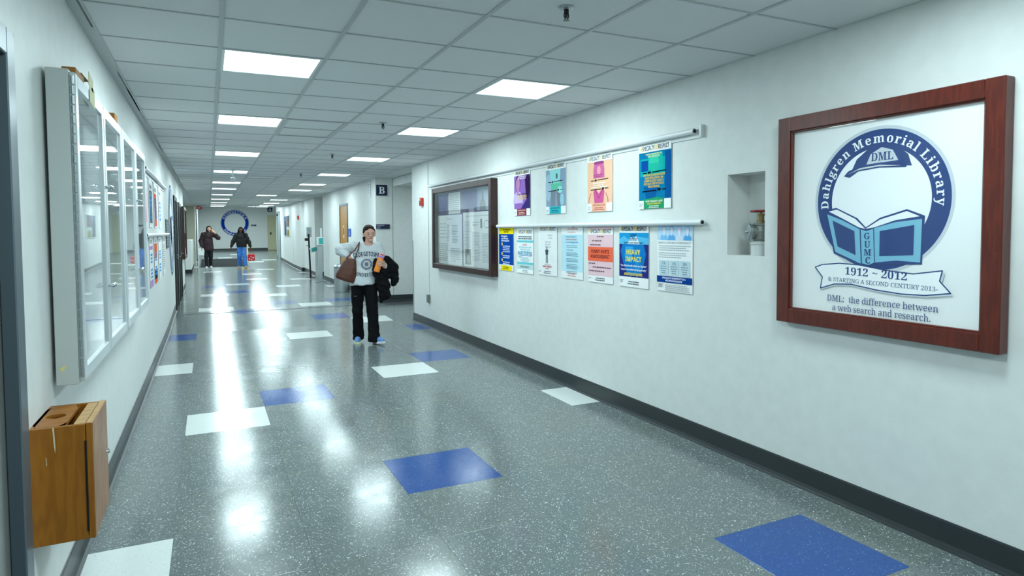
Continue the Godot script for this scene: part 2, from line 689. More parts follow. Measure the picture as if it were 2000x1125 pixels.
# ------------------------------------------------------------------ scene
func _ready() -> void:
	# camera
	var cam := Camera3D.new()
	cam.name = "camera"
	cam.projection = Camera3D.PROJECTION_FRUSTUM
	cam.near = 0.05
	cam.far = 200.0
	cam.size = 0.05 * 1125.0 / 1247.018
	cam.frustum_offset = Vector2(0.0, -0.05 * (562.5 - 503.062) / 1247.018)
	add_child(cam)
	cam.position = Vector3(0, 1.56, 0)
	cam.rotation = Vector3(deg_to_rad(-2.46226), deg_to_rad(-25.41269), deg_to_rad(-0.35746))
	cam.current = true
	# air and exposure: a closed interior, lit by ceiling panels only, a few of them added
	var we := WorldEnvironment.new()
	we.name = "environment"
	var env := Environment.new()
	env.background_mode = Environment.BG_COLOR
	env.background_color = Color(0.02, 0.02, 0.02)
	env.tonemap_mode = Environment.TONE_MAPPER_LINEAR
	env.tonemap_exposure = 1.0
	env.sdfgi_enabled = true
	env.ssao_enabled = true
	env.ssil_enabled = true
	we.environment = env
	add_child(we)
	make_fonts()
	make_materials()
	build_floor()
	build_ceiling()
	build_lights()
	build_walls()
	build_doors()
	build_left_wall_things()
	build_right_wall_things()
	build_ceiling_things()
	build_far_things()
	build_people()

# ------------------------------------------------------------------ floor
func tile_colour(i: int, j: int) -> String:
	var white := [[0, 9], [-1, 5], [3, 11], [5, 8], [2, 16], [-1, 13], [4, 18], [0, 22], [3, 22], [0, 27], [2, 26], [3, 30], [1, 32], [5, 29], [2, 35], [4, 34], [2, 39], [0, 42], [3, 43], [5, 39], [1, 57], [4, 53], [-1, 47], [1, 49], [3, 51], [2, 62], [0, 54]]
	var blue := [[4, 3], [2, 6], [1, 10], [4, 12], [5, 16], [-1, 17], [3, 19], [1, 21], [2, 23], [4, 23], [1, 28], [0, 31]]
	if white.has([i, j]):
		return "tile_white"
	if blue.has([i, j]):
		return "tile_blue"
	return "tile_grey" if posmod(i * 7 + j * 3, 5) < 3 else "tile_grey_b"

func build_floor() -> void:
	var fl := struct_node("floor")
	var slab := new_st()
	# bed under the tiles, following the slope
	var zs := [4.2, -10.9, -13.0, -21.0, -27.0, -42.6]
	for i in zs.size() - 1:
		var za: float = zs[i]
		var zb: float = zs[i + 1]
		var ya := floor_h(za) - 0.0035
		var yb := floor_h(zb) - 0.0035
		var x0 := -5.0
		var x1 := 9.0
		quad(slab, Vector3(x0, ya, za), Vector3(x1, ya, za), Vector3(x1, yb, zb), Vector3(x0, yb, zb), Vector3.UP)
		quad(slab, Vector3(x0, ya - 0.2, za), Vector3(x1, ya - 0.2, za), Vector3(x1, yb - 0.2, zb), Vector3(x0, yb - 0.2, zb), Vector3.DOWN)
	part("floor_bed", slab, M.joint, fl)
	var meshes := {}
	var far := {"tile_grey": new_st(), "tile_grey_b": new_st()}
	var g := 0.0004
	for j in range(-7, 70):
		var za := -TPZ * j
		var zb := -TPZ * (j + 1)
		if zb < -42.4:
			break
		var i0 := -1
		var i1 := 5
		if zb > -13.3 and za < -10.7 or zb < -33.9:
			i1 = 12
		elif za < -20.0 and zb > -21.9:
			i1 = 8
		if za < -19.0 and zb > -31.1:
			i0 = -7
		for i in range(i0, i1 + 1):
			var xa := maxf(TX0 + TPX * i, XL if i0 == -1 else -5.0)
			var xb := TX0 + TPX * (i + 1)
			if i1 == 5:
				xb = minf(xb, XR + 0.02)
			var key := tile_colour(i, j)
			var ya := floor_h(za)
			var yb := floor_h(zb)
			var single := (j >= 1 and j <= 33 and i <= 6 and i >= -1) or not key.begins_with("tile_grey")
			if single:
				var w := xb - xa
				var mk := "%.3f" % w
				if not meshes.has(mk):
					meshes[mk] = box_mesh(Vector3(g, -0.003, -TPZ + g), Vector3(w - g, 0, -g), 0.0006)
				var t := obj("tile", meshes[mk], M[key], fl)
				t.position = Vector3(xa, ya, za)
				t.rotation.x = -atan2(yb - ya, TPZ) * -1.0
				if key == "tile_white" or key == "tile_blue":
					t.set_meta("label", ("white" if key == "tile_white" else "blue") + " accent floor tile")
			else:
				var st: SurfaceTool = far[key]
				quad(st, Vector3(xa + g, ya, za - g), Vector3(xb - g, ya, za - g), Vector3(xb - g, yb, zb + g), Vector3(xa + g, yb, zb + g), Vector3.UP)
	for key in far:
		var o := part("tile_field", far[key], M[key], fl)
		o.set_meta("kind", "stuff")
	# metal expansion joint across the hall
	var js := new_st()
	box(js, Vector3(XL, -0.001, -11.06), Vector3(XR + 0.1, 0.0035, -11.03), 0.001)
	part("expansion_joint", js, M.metal_strip, fl)

# ------------------------------------------------------------------ ceiling
func ceil_rows() -> Array:
	var r := [-4.28]
	while r[0] < 4.0:
		r.push_front(r[0] + 0.597)
	var z := -4.28
	var k := 0
	while z > -30.0:
		z -= 0.597 if k < 14 else 0.575
		k += 1
		r.append(z)
	return r

const LROWS := [0, 4, 9, 14, 19, 23, 28, 33, 38, 42]

func row_z(k: int) -> float:
	return -4.28 - 0.597 * mini(k, 14) - 0.575 * maxi(k - 14, 0)

func light_cells() -> Dictionary:
	var d := {}
	for n in LROWS.size():
		var k: int = LROWS[n]
		d["%d_1" % k] = "left"
		if k == 28:
			d["%d_3" % k] = "right"
		else:
			d["%d_4" % k] = "right"
	for k in [-5, -10]:
		d["%d_1" % k] = "left"
		d["%d_4" % k] = "right"
	return d

func build_ceiling() -> void:
	var ce := struct_node("ceiling")
	var back := new_st()
	box(back, Vector3(-5, HC + 0.045, -30.3), Vector3(9, HC + 0.2, 4.2))
	part("ceiling_deck", back, M.ceiling_back, ce)
	var cells := light_cells()
	var vents := {"4_2": true, "5_2": true, "16_2": true}
	var meshes := {}
	for k in range(-14, 46):
		var za := row_z(k) if k >= 0 else -4.28 - 0.597 * k
		var zb := row_z(k + 1) if k >= -1 else -4.28 - 0.597 * (k + 1)
		if za > 4.1 or zb < -30.25:
			continue
		var tee := new_st()
		box(tee, Vector3(XL, HC - 0.002, za - 0.006), Vector3(XR, HC + 0.03, za + 0.006))
		part("cross_tee", tee, M.grid, ce)
		for c in 6:
			var xa := 0.09 + CPX * (c - 1)
			if cells.has("%d_%d" % [k, c]) or vents.has("%d_%d" % [k, c]):
				continue
			if k < -9:
				continue
			var mk := "%.3f" % (za - zb)
			if not meshes.has(mk):
				meshes[mk] = box_mesh(Vector3(0.008, 0, -(za - zb) + 0.004), Vector3(CPX - 0.008, 0.016, -0.004), 0.002)
			var t := obj("ceiling_tile", meshes[mk], M.ceiling_tile, ce)
			t.position = Vector3(xa, HC + 0.003, za)
	# rows behind the viewpoint joined
	var rear := new_st()
	box(rear, Vector3(XL, HC + 0.003, 1.095), Vector3(XR, HC + 0.019, 4.2))
	part("ceiling_panel", rear, M.ceiling_tile, ce)
	for c in 6:
		var x := 0.09 + CPX * (c - 1)
		var r := new_st()
		box(r, Vector3(x - 0.012, HC - 0.003, -30.25), Vector3(x + 0.012, HC + 0.03, 4.2), 0.001)
		part("grid_runner", r, M.grid, ce)
	var wa := new_st()
	box(wa, Vector3(XL, HC - 0.003, -19.1), Vector3(-0.532, HC + 0.03, 4.2))
	part("wall_angle", wa, M.grid, ce)
	# side hall on the right, recess on the left, rising end
	var side := new_st()
	box(side, Vector3(3.55, 2.5, -13.3), Vector3(9.0, 2.66, -10.75))
	box(side, Vector3(XR, HC, -13.3), Vector3(3.6, HC + 0.03, -10.75))
	box(side, Vector3(3.0, HC, -22.0), Vector3(6.0, HC + 0.03, -20.0))
	part("soffit", side, M.wall, ce)
	var lft := new_st()
	box(lft, Vector3(-5, HC, -30.3), Vector3(-0.53, HC + 0.03, -19.1))
	part("recess_ceiling", lft, M.ceiling_tile, ce)
	var up := new_st()
	var za := -30.25
	var zb := -42.6
	quad(up, Vector3(-5, ceil_h(za), za), Vector3(9, ceil_h(za), za), Vector3(9, ceil_h(zb), zb), Vector3(-5, ceil_h(zb), zb), Vector3.DOWN)
	quad(up, Vector3(-5, ceil_h(za) + 0.15, za), Vector3(9, ceil_h(za) + 0.15, za), Vector3(9, ceil_h(zb) + 0.15, zb), Vector3(-5, ceil_h(zb) + 0.15, zb), Vector3.UP)
	part("sloped_ceiling", up, M.ceiling_tile, ce)

func troffer(at: Vector3, w: float, d: float, label: String, group: String, energy := LIGHT_E) -> void:
	var t := thing("ceiling_light", label, "ceiling light", at, 0.0, group)
	var fr := new_st()
	var b := 0.018
	box(fr, Vector3(-w / 2 + 0.012, -0.004, -d / 2 + 0.006), Vector3(w / 2 - 0.012, 0.02, -d / 2 + 0.006 + b), 0.001)
	box(fr, Vector3(-w / 2 + 0.012, -0.004, d / 2 - 0.006 - b), Vector3(w / 2 - 0.012, 0.02, d / 2 - 0.006), 0.001)
	box(fr, Vector3(-w / 2 + 0.012, -0.004, -d / 2 + 0.006 + b), Vector3(-w / 2 + 0.012 + b, 0.02, d / 2 - 0.006 - b), 0.001)
	box(fr, Vector3(w / 2 - 0.012 - b, -0.004, -d / 2 + 0.006 + b), Vector3(w / 2 - 0.012, 0.02, d / 2 - 0.006 - b), 0.001)
	part("frame", fr, M.white_paint, t)
	var ln := new_st()
	box(ln, Vector3(-w / 2 + 0.03, 0.002, -d / 2 + 0.024), Vector3(w / 2 - 0.03, 0.012, d / 2 - 0.024))
	part("diffuser", ln, M.lens, t)
	var l := AreaLight3D.new()
	l.name = "panel_light"
	l.area_size = Vector2(w - 0.07, d - 0.06)
	l.light_energy = energy
	l.light_color = LIGHT_COL
	l.area_range = 60.0
	l.area_attenuation = 2.0
	l.shadow_enabled = true
	t.add_child(l)
	l.position = Vector3(0, -0.012, 0)
	l.rotation.x = -PI / 2

func build_lights() -> void:
	var cells := light_cells()
	var ordinal := ["first", "second", "third", "fourth", "fifth", "sixth", "seventh", "eighth", "ninth", "tenth", "eleventh", "twelfth"]
	var order := [42, 38, 33, 28, 23, 19, 14, 9, 4, 0, -5, -10]
	for key: String in cells:
		var p := key.split("_")
		var k := int(p[0])
		var c := int(p[1])
		var nth: String = ordinal[order.find(k)]
		var za := row_z(k) if k >= 0 else -4.28 - 0.597 * k
		var zb := row_z(k + 1) if k >= -1 else -4.28 - 0.597 * (k + 1)
		var x := 0.09 + CPX * (c - 1) + CPX / 2
		if cells[key] == "left":
			troffer(Vector3(x, HC, (za + zb) / 2), CPX, za - zb, nth + " glowing ceiling panel from the end wall, row along the display cases", "left row of ceiling lights", LIGHT_E * 1.3)
		else:
			troffer(Vector3(x, HC, (za + zb) / 2), CPX, za - zb, nth + " glowing ceiling panel from the end wall, row along the poster wall", "right row of ceiling lights")
	troffer(Vector3(5.2, 2.498, -12.0), 0.6, 0.6, "added unseen square ceiling panel in the side hall beyond the poster wall", "")  # added out of view to light the side hall
	troffer(Vector3(-2.4, HC - 0.002, -22.3), 0.6, 0.6, "added unseen square ceiling panel in the recess past the dark doors", "", LIGHT_E * 2.2)  # added out of view, strong enough to lift the beige wall behind
	troffer(Vector3(6.3, ceil_h(-38.0) - 0.03, -38.0), 0.6, 0.6, "square ceiling panel in the cross hall at the end wall", "")
	for z: float in [-32.0, -35.2, -38.4]:  # panels added to brighten the end wall, no known fixtures here
		for x: float in [0.4, 2.3]:
			troffer(Vector3(x, ceil_h(z) - 0.012, z), 0.6, 0.6, "%s added square panel of the sloped ceiling from the end wall, %s the mat" % [["third", "second", "first"][[-32.0, -35.2, -38.4].find(z)], "over" if x < 1.0 else "beside"], "added ceiling lights before the end wall", LIGHT_E * 2.6)

# ------------------------------------------------------------------ walls
func wall_box(called: String, lo: Vector3, hi: Vector3, m: Material = null) -> MeshInstance3D:
	var o := obj(called, box_mesh(lo, hi), m if m else M.wall, self)
	o.set_meta("kind", "structure")
	return o

func baseboard(called: String, pts: Array, out: Vector3, m: Material = null) -> void:
	# rubber cove base along pts (floor line of a wall face), out = direction into the room
	var st := new_st()
	var prof := [Vector2(0.0, 0.14), Vector2(0.004, 0.138), Vector2(0.006, 0.13), Vector2(0.006, 0.03), Vector2(0.012, 0.012), Vector2(0.026, 0.004), Vector2(0.026, 0.0)]
	for i in pts.size() - 1:
		for j in prof.size() - 1:
			var a: Vector3 = pts[i]
			var b: Vector3 = pts[i + 1]
			var p: Vector2 = prof[j]
			var q: Vector2 = prof[j + 1]
			var d := q - p
			var n := (out * -d.y + Vector3.UP * d.x).normalized()
			quad(st, a + out * p.x + Vector3.UP * p.y, b + out * p.x + Vector3.UP * p.y, b + out * q.x + Vector3.UP * q.y, a + out * q.x + Vector3.UP * q.y, n)
	var o := part(called, st, m if m else M.base, self)
	o.set_meta("kind", "structure")

func fl_pts(x: float, z0: float, z1: float) -> Array:
	var r := []
	for z: float in [z0, -10.9, -13.0, -21.0, -27.0, z1]:
		if z <= z0 and z >= z1 and (r.is_empty() or r[-1].z != z):
			r.append(Vector3(x, floor_h(z), z))
	return r

func build_walls() -> void:
	var T := 2.72
	# left wall with the opening for the near door
	var st := new_st()
	box(st, Vector3(XL - 0.2, -0.05, -1.56), Vector3(XL, T, 4.2))
	box(st, Vector3(XL - 0.2, -0.05, -19.1), Vector3(XL, T, -2.58))
	box(st, Vector3(XL - 0.2, 2.17, -2.58), Vector3(XL, T, -1.56))
	part("wall_left", st, M.wall, self).set_meta("kind", "structure")
	baseboard("baseboard_left", fl_pts(XL, -2.62, -13.66), Vector3.RIGHT)
	baseboard("baseboard_left", [Vector3(XL, floor_h(-16.9), -16.9), Vector3(XL, floor_h(-19.1), -19.1)], Vector3.RIGHT)
	# right wall with the valve niche
	var rs := new_st()
	var nz0 := -3.308
	var nz1 := -2.984
	var ny0 := 1.382
	var ny1 := 1.926
	box(rs, Vector3(XR, -0.05, nz1), Vector3(XR + 0.35, T, 4.2))
	box(rs, Vector3(XR, -0.05, -10.75), Vector3(XR + 0.35, T, nz0))
	box(rs, Vector3(XR, -0.05, nz0), Vector3(XR + 0.35, ny0, nz1))
	box(rs, Vector3(XR, ny1, nz0), Vector3(XR + 0.35, T, nz1))
	box(rs, Vector3(XR + 0.2, ny0, nz0), Vector3(XR + 0.35, ny1, nz1))
	part("wall_right", rs, M.wall, self).set_meta("kind", "structure")
	baseboard("baseboard_right", [Vector3(XR, 0, 4.2), Vector3(XR, 0, -10.75)], Vector3.LEFT)
	# side hall right of the pillar
	wall_box("wall_pillar", Vector3(3.17, -0.05, -13.5), Vector3(9.0, T, -13.3))
	baseboard("baseboard_pillar", [Vector3(3.17, floor_h(-13.3), -13.3), Vector3(9.0, floor_h(-13.3), -13.3)], Vector3.BACK)
	wall_box("wall_side_hall", Vector3(8.9, -0.05, -13.3), Vector3(9.05, T, -10.75))
	wall_box("wall_side_return", Vector3(XR + 0.35, -0.05, -10.75), Vector3(9.0, T, -10.6))
	baseboard("baseboard_side_return", [Vector3(XR, 0, -10.75), Vector3(9.0, 0, -10.75)], Vector3.FORWARD)
	# right wall beyond the pillar
	var r2 := new_st()
	box(r2, Vector3(3.17, -0.05, -20.1), Vector3(3.3, T, -13.5))
	box(r2, Vector3(3.17, -0.05, -24.5), Vector3(3.3, T, -21.8))
	box(r2, Vector3(3.08, -0.05, -33.8), Vector3(3.3, T + 0.3, -24.5))
	part("wall_right_far", r2, M.wall, self).set_meta("kind", "structure")
	baseboard("baseboard_right_far", fl_pts(3.17, -13.3, -20.1), Vector3.LEFT)
	baseboard("baseboard_right_far", fl_pts(3.17, -21.8, -24.5), Vector3.LEFT)
	baseboard("baseboard_right_far", fl_pts(3.08, -24.5, -33.8), Vector3.LEFT)
	baseboard("baseboard_right_return", [Vector3(3.08, floor_h(-24.5), -24.5), Vector3(3.17, floor_h(-24.5), -24.5)], Vector3.BACK, M.black)
	# dim opening between them
	wall_box("wall_opening_far", Vector3(3.3, -0.05, -21.95), Vector3(6.0, T, -21.8))
	wall_box("wall_opening_end", Vector3(5.9, -0.05, -21.8), Vector3(6.05, T, -20.1))
	wall_box("wall_opening_near", Vector3(3.3, -0.05, -20.1), Vector3(6.0, T, -19.95))
	baseboard("baseboard_opening", [Vector3(3.3, floor_h(-21.8), -21.8), Vector3(5.9, floor_h(-21.8), -21.8)], Vector3.BACK, M.black)
	# left recess, low partition and the wall behind it
	wall_box("wall_recess_near", Vector3(-5.0, -0.05, -19.1), Vector3(XL - 0.2, T, -18.95))
	wall_box("wall_recess_side", Vector3(-5.1, -0.05, -31.0), Vector3(-4.95, T + 0.1, -19.1))
	wall_box("wall_recess_far", Vector3(-5.0, -0.05, -31.15), Vector3(-0.5, T + 0.1, -31.0), M.wall_beige)
	var lp := new_st()
	box(lp, Vector3(-0.76, 0.05, -29.0), Vector3(-0.56, 1.27, -25.25), 0.01)
	part("wall_partition", lp, M.wall, self).set_meta("kind", "structure")
	baseboard("baseboard_partition", [Vector3(-0.76, floor_h(-25.25), -25.25), Vector3(-0.56, floor_h(-25.25), -25.25)], Vector3.BACK, M.black)
	baseboard("baseboard_partition", fl_pts(-0.56, -25.25, -29.0), Vector3.RIGHT, M.black)
	wall_box("wall_left_far", Vector3(-0.65, -0.05, -42.4), Vector3(-0.5, 3.3, -31.15))
	# end of the hall
	wall_box("wall_end", Vector3(-0.8, -0.05, -42.4), Vector3(9.0, 3.4, -42.2))
	baseboard("baseboard_end", [Vector3(-0.5, 0.42, -42.2), Vector3(3.32, 0.42, -42.2)], Vector3.BACK)
	wall_box("wall_cross_hall", Vector3(8.9, -0.05, -42.2), Vector3(9.05, 3.3, -33.8))
	wall_box("wall_cross_return", Vector3(3.3, -0.05, -33.8), Vector3(9.0, 3.2, -33.65))
	wall_box("wall_behind", Vector3(-0.8, -0.05, 4.1), Vector3(3.6, T, 4.25))
	# corner guard on the end of the poster wall
	var cg := new_st()
	box(cg, Vector3(XR - 0.003, 0.0, -10.752), Vector3(XR + 0.001, 1.39, -10.70), 0.001)
	box(cg, Vector3(XR - 0.003, 0.0, -10.755), Vector3(XR + 0.05, 1.39, -10.749), 0.001)
	part("trim_1", cg, M.brushed, self).set_meta("kind", "structure")
	# panel joints on walls
	var tj := new_st()
	box(tj, Vector3(3.525, 0.2, -13.301), Vector3(3.534, HC, -13.297))
	part("trim_2", tj, M.door_grey, self).set_meta("kind", "structure")
	var tk := new_st()
	box(tk, Vector3(3.077, 0.1, -26.92), Vector3(3.081, HC, -26.9))
	part("trim_3", tk, M.door_grey, self).set_meta("kind", "structure")

# ------------------------------------------------------------------ doors
func door(called: String, at: Vector3, turn: float, w: float, h: float, fw: float, leaf_in: float, fm: Material, lm: Material) -> Node3D:
	# local: x along the wall, z out of the wall, origin at the floor in the middle
	var d := struct_node(called, at)
	d.rotation.y = turn
	var fr := new_st()
	box(fr, Vector3(-w / 2, 0, -0.02), Vector3(-w / 2 + fw, h, 0.025), 0.004)
	box(fr, Vector3(w / 2 - fw, 0, -0.02), Vector3(w / 2, h, 0.025), 0.004)
	box(fr, Vector3(-w / 2 + fw, h - fw, -0.02), Vector3(w / 2 - fw, h, 0.025), 0.004)
	part("door_frame", fr, fm, d)
	var lf := new_st()
	box(lf, Vector3(-w / 2 + fw, 0.01, leaf_in - 0.04), Vector3(w / 2 - fw, h - fw, leaf_in), 0.002)
	part("door_leaf", lf, lm, d)
	return d

func lever(d: Node3D, x: float, y: float, z: float, s: float) -> void:
	var st := new_st()
	tube(st, [Vector3(x, y, z), Vector3(x, y, z + 0.05), Vector3(x + 0.11 * s, y, z + 0.055)], [0.012, 0.01, 0.009], 8)
	box(st, Vector3(x - 0.025, y - 0.05, z), Vector3(x + 0.025, y + 0.05, z + 0.008), 0.003)
	part("door_handle", st, M.steel, d)

func hinges(d: Node3D, x: float, z: float, h: float) -> void:
	for y: float in [0.25, h * 0.5, h - 0.3]:
		var st := new_st()
		tube(st, [Vector3(x, y - 0.05, z), Vector3(x, y + 0.05, z)], [0.009, 0.009], 8)
		part("hinge", st, M.steel, d)

func build_doors() -> void:
	var d1 := door("door_1", Vector3(XL, 0, -2.07), PI / 2, 1.14, 2.22, 0.09, -0.06, M.door_frame, M.door_dark)
	lever(d1, -0.38, 1.0, -0.06, 1.0)
	var kick := new_st()
	box(kick, Vector3(-0.46, 0.03, -0.062), Vector3(0.46, 0.25, -0.057), 0.001)
	part("kick_plate", kick, M.door_frame, d1)
	var d2 := door("door_2", Vector3(XL, floor_h(-14.3), -14.3), PI / 2, 1.2, 2.2, 0.09, 0.012, M.black, M.door_dark)
	lever(d2, 0.42, 1.0, 0.012, -1.0)
	hinges(d2, -0.52, 0.016, 2.2)
	var d3 := door("door_3", Vector3(XL, floor_h(-16.25), -16.25), PI / 2, 1.2, 2.15, 0.09, 0.012, M.black, M.door_dark)
	lever(d3, 0.42, 1.0, 0.012, -1.0)
	hinges(d3, -0.52, 0.016, 2.15)
	# honey-coloured door past the pillar
	var d4 := door("door_4", Vector3(3.17, floor_h(-16.75), -16.75), -PI / 2, 1.05, 2.19, 0.055, 0.012, M.door_frame, M.yellow_door)
	lever(d4, 0.38, 0.95, 0.012, -1.0)
	hinges(d4, -0.475, 0.02, 2.15)
	var nt := Print.new(self, 0.013)
	nt.rect(-0.1, 1.32, 0.08, 1.64, Color(0.85, 0.8, 0.7))
	nt.rect(-0.06, 1.4, 0.05, 1.58, Color(0.45, 0.3, 0.2))
	part("notice", nt.st, M.print, d4)
	# far grey door on the right and the pale door on the end wall
	var d5 := door("door_5", Vector3(3.08, floor_h(-32.6), -32.6), -PI / 2, 1.5, 2.3, 0.08, 0.012, M.door_frame, M.door_grey)
	lever(d5, 0.5, 1.0, 0.012, -1.0)
	var closer := new_st()
	box(closer, Vector3(-0.5, 2.1, 0.012), Vector3(-0.2, 2.18, 0.08), 0.01)
	part("door_closer", closer, M.black, d5)
	var d6 := door("door_6", Vector3(3.62, 0.42, -42.19), 0.0, 0.62, 2.16, 0.03, 0.012, M.door_pale, M.door_pale)
	var pl := new_st()
	box(pl, Vector3(-0.17, 0.95, 0.012), Vector3(-0.08, 1.1, 0.02), 0.003)
	part("lock_plate", pl, M.black, d6)
	var d7 := door("door_7", Vector3(-0.5, floor_h(-33.6), -33.6), PI / 2, 3.2, 2.45, 0.1, 0.012, M.white_paint, M.door_grey)
	var gasket := new_st()
	box(gasket, Vector3(-1.62, 0, 0.0), Vector3(-1.59, 2.46, 0.04), 0.002)
	part("door_seal", gasket, M.black, d7)
	var d8 := door("door_8", Vector3(4.3, 0.42, -42.19), 0.0, 0.6, 2.5, 0.06, 0.012, M.white_paint, M.wall)
	d8.name = "door_8"

# ------------------------------------------------------------------ left wall
func display_case(z0: float, z1: float, label: String) -> void:
	# wall case with two hinged glass doors; local x runs away from the viewer, z out of the wall
	var w := z0 - z1
	var y0 := 0.935
	var h := 1.29
	var dp := 0.09
	var t := thing("display_case", label, "display case", Vector3(XL + 0.003, y0, z0), PI / 2, "wall display cases")
	var bd := new_st()
	box(bd, Vector3(0, 0, 0.012), Vector3(0.018, h, dp), 0.002)
	box(bd, Vector3(w - 0.018, 0, 0.012), Vector3(w, h, dp), 0.002)
	box(bd, Vector3(0.018, 0, 0.012), Vector3(w - 0.018, 0.018, dp), 0.002)
	box(bd, Vector3(0.018, h - 0.018, 0.012), Vector3(w - 0.018, h, dp), 0.002)
	part("cabinet_body", bd, M.case_paint, t)
	var bk := new_st()
	box(bk, Vector3(0.018, 0.018, 0.012), Vector3(w - 0.018, h - 0.018, 0.02))
	part("back_panel", bk, M.case_back, t)
	for cy: float in [0.2, h - 0.2]:
		var gap := new_st()
		box(gap, Vector3(0.15, cy - 0.03, 0.0), Vector3(w - 0.15, cy + 0.03, 0.012), 0.001)
		part("mounting_cleat", gap, M.case_paint, t)
	if z0 > -4.0:
		var mk := Print.new(self, 0.0)
		mk.poly([Vector2(0.025, 0.07), Vector2(0.05, 0.085), Vector2(0.04, 0.06), Vector2(0.028, 0.06)], Color(0.86, 0.82, 0.55))
		var mp := part("paint_chip", mk.st, M.print, t)
		mp.rotation.y = -PI / 2
		mp.position = Vector3(-0.0006, 0, 0)
	for n in 2:
		var a := 0.012 + n * (w / 2 - 0.006)
		var b := a + w / 2 - 0.018
		var df := new_st()
		var fw := 0.055
		box(df, Vector3(a, 0.01, dp), Vector3(a + fw, h - 0.01, dp + 0.022), 0.003)
		box(df, Vector3(b - fw, 0.01, dp), Vector3(b, h - 0.01, dp + 0.022), 0.003)
		box(df, Vector3(a + fw, 0.01, dp), Vector3(b - fw, 0.01 + fw, dp + 0.022), 0.003)
		box(df, Vector3(a + fw, h - 0.01 - fw, dp), Vector3(b - fw, h - 0.01, dp + 0.022), 0.003)
		var dr := part("door", df, M.case_frame, t)
		var gl := new_st()
		box(gl, Vector3(a + fw, 0.01 + fw, dp + 0.008), Vector3(b - fw, h - 0.01 - fw, dp + 0.012))
		part("pane", gl, M.glass, dr)
		# latch at the meeting stile: upper cam lock, lower knob
		var lx := b - 0.025 if n == 0 else a + 0.025
		for yy: float in [0.35, 0.86]:
			var kn := new_st()
			lathe(kn, [[0.0, 0.034], [0.008, 0.033], [0.013, 0.026], [0.012, 0.018], [0.006, 0.012], [0.006, 0.0], [0.014, 0.0]], 12, Transform3D(Basis(Vector3.RIGHT, PI / 2), Vector3(lx, yy, dp + 0.02)))
			part("knob", kn, M.chrome, dr)
		# piano hinge: knuckles up the outer stile
		var hx := a - 0.004 if n == 0 else b + 0.004
		var hg := new_st()
		for k in 31:
			var hy := 0.03 + k * 0.04
			tube(hg, [Vector3(hx, hy, dp + 0.012), Vector3(hx, hy + 0.034, dp + 0.012)], [0.006, 0.006], 6)
		part("piano_hinge", hg, M.steel, dr)

func rail_pair(parent_name: String, label: String, x: float, turn: float, zc: float, y: float, ln: float, plate: bool) -> void:
	# round poster grip rail; local x along the wall
	var t := thing(parent_name, label, "poster rail", Vector3(x, y, zc), turn)
	if plate:
		var ps := new_st()
		box(ps, Vector3(-ln / 2 - 0.02, -0.05, 0.0), Vector3(ln / 2 + 0.06, 0.028, 0.009), 0.002)
		part("backing_strip", ps, M.white_paint, t)
		var lip := new_st()
		box(lip, Vector3(ln / 2 + 0.045, -0.045, 0.0), Vector3(ln / 2 + 0.065, 0.04, 0.03), 0.002)
		part("end_clip", lip, M.white_paint, t)
	var r := 0.021
	var n := int(ceil(ln / 2.2))
	for i in n:
		var a := -ln / 2 + ln * i / n
		var b := -ln / 2 + ln * (i + 1) / n
		var st := new_st()
		tube(st, [Vector3(a + 0.001, 0, 0.03), Vector3(b - 0.001, 0, 0.03)], [r, r], 14)
		part("rail_tube", st, M.rail, t)
		if i < n - 1:
			var jn := new_st()
			box(jn, Vector3(b - 0.004, -r - 0.006, 0.016), Vector3(b + 0.004, -r + 0.006, 0.038), 0.001)
			part("joint_clip", jn, M.iron, t)
	for s: float in [-1.0, 1.0]:
		var cap := new_st()
		tube(cap, [Vector3(s * ln / 2, 0, 0.03), Vector3(s * (ln / 2 + 0.006), 0, 0.03)], [r * 0.7, r * 0.55], 12)
		part("end_cap", cap, M.black, t)

func sheet(label: String, at: Vector3, turn: float, w: float, h: float, group: String, called := "poster") -> Array:
	# a paper poster: origin at its lower left corner, print laid on its face
	var t := thing(called, label, "poster", at, turn, group)
	var st := new_st()
	box(st, Vector3(0, 0, 0), Vector3(w, h, 0.003), 0.0005)
	part("sheet", st, M.paper, t)
	return [t, Print.new(self, 0.003)]

func finish(a: Array) -> void:
	part("print", a[1].st, M.print, a[0])

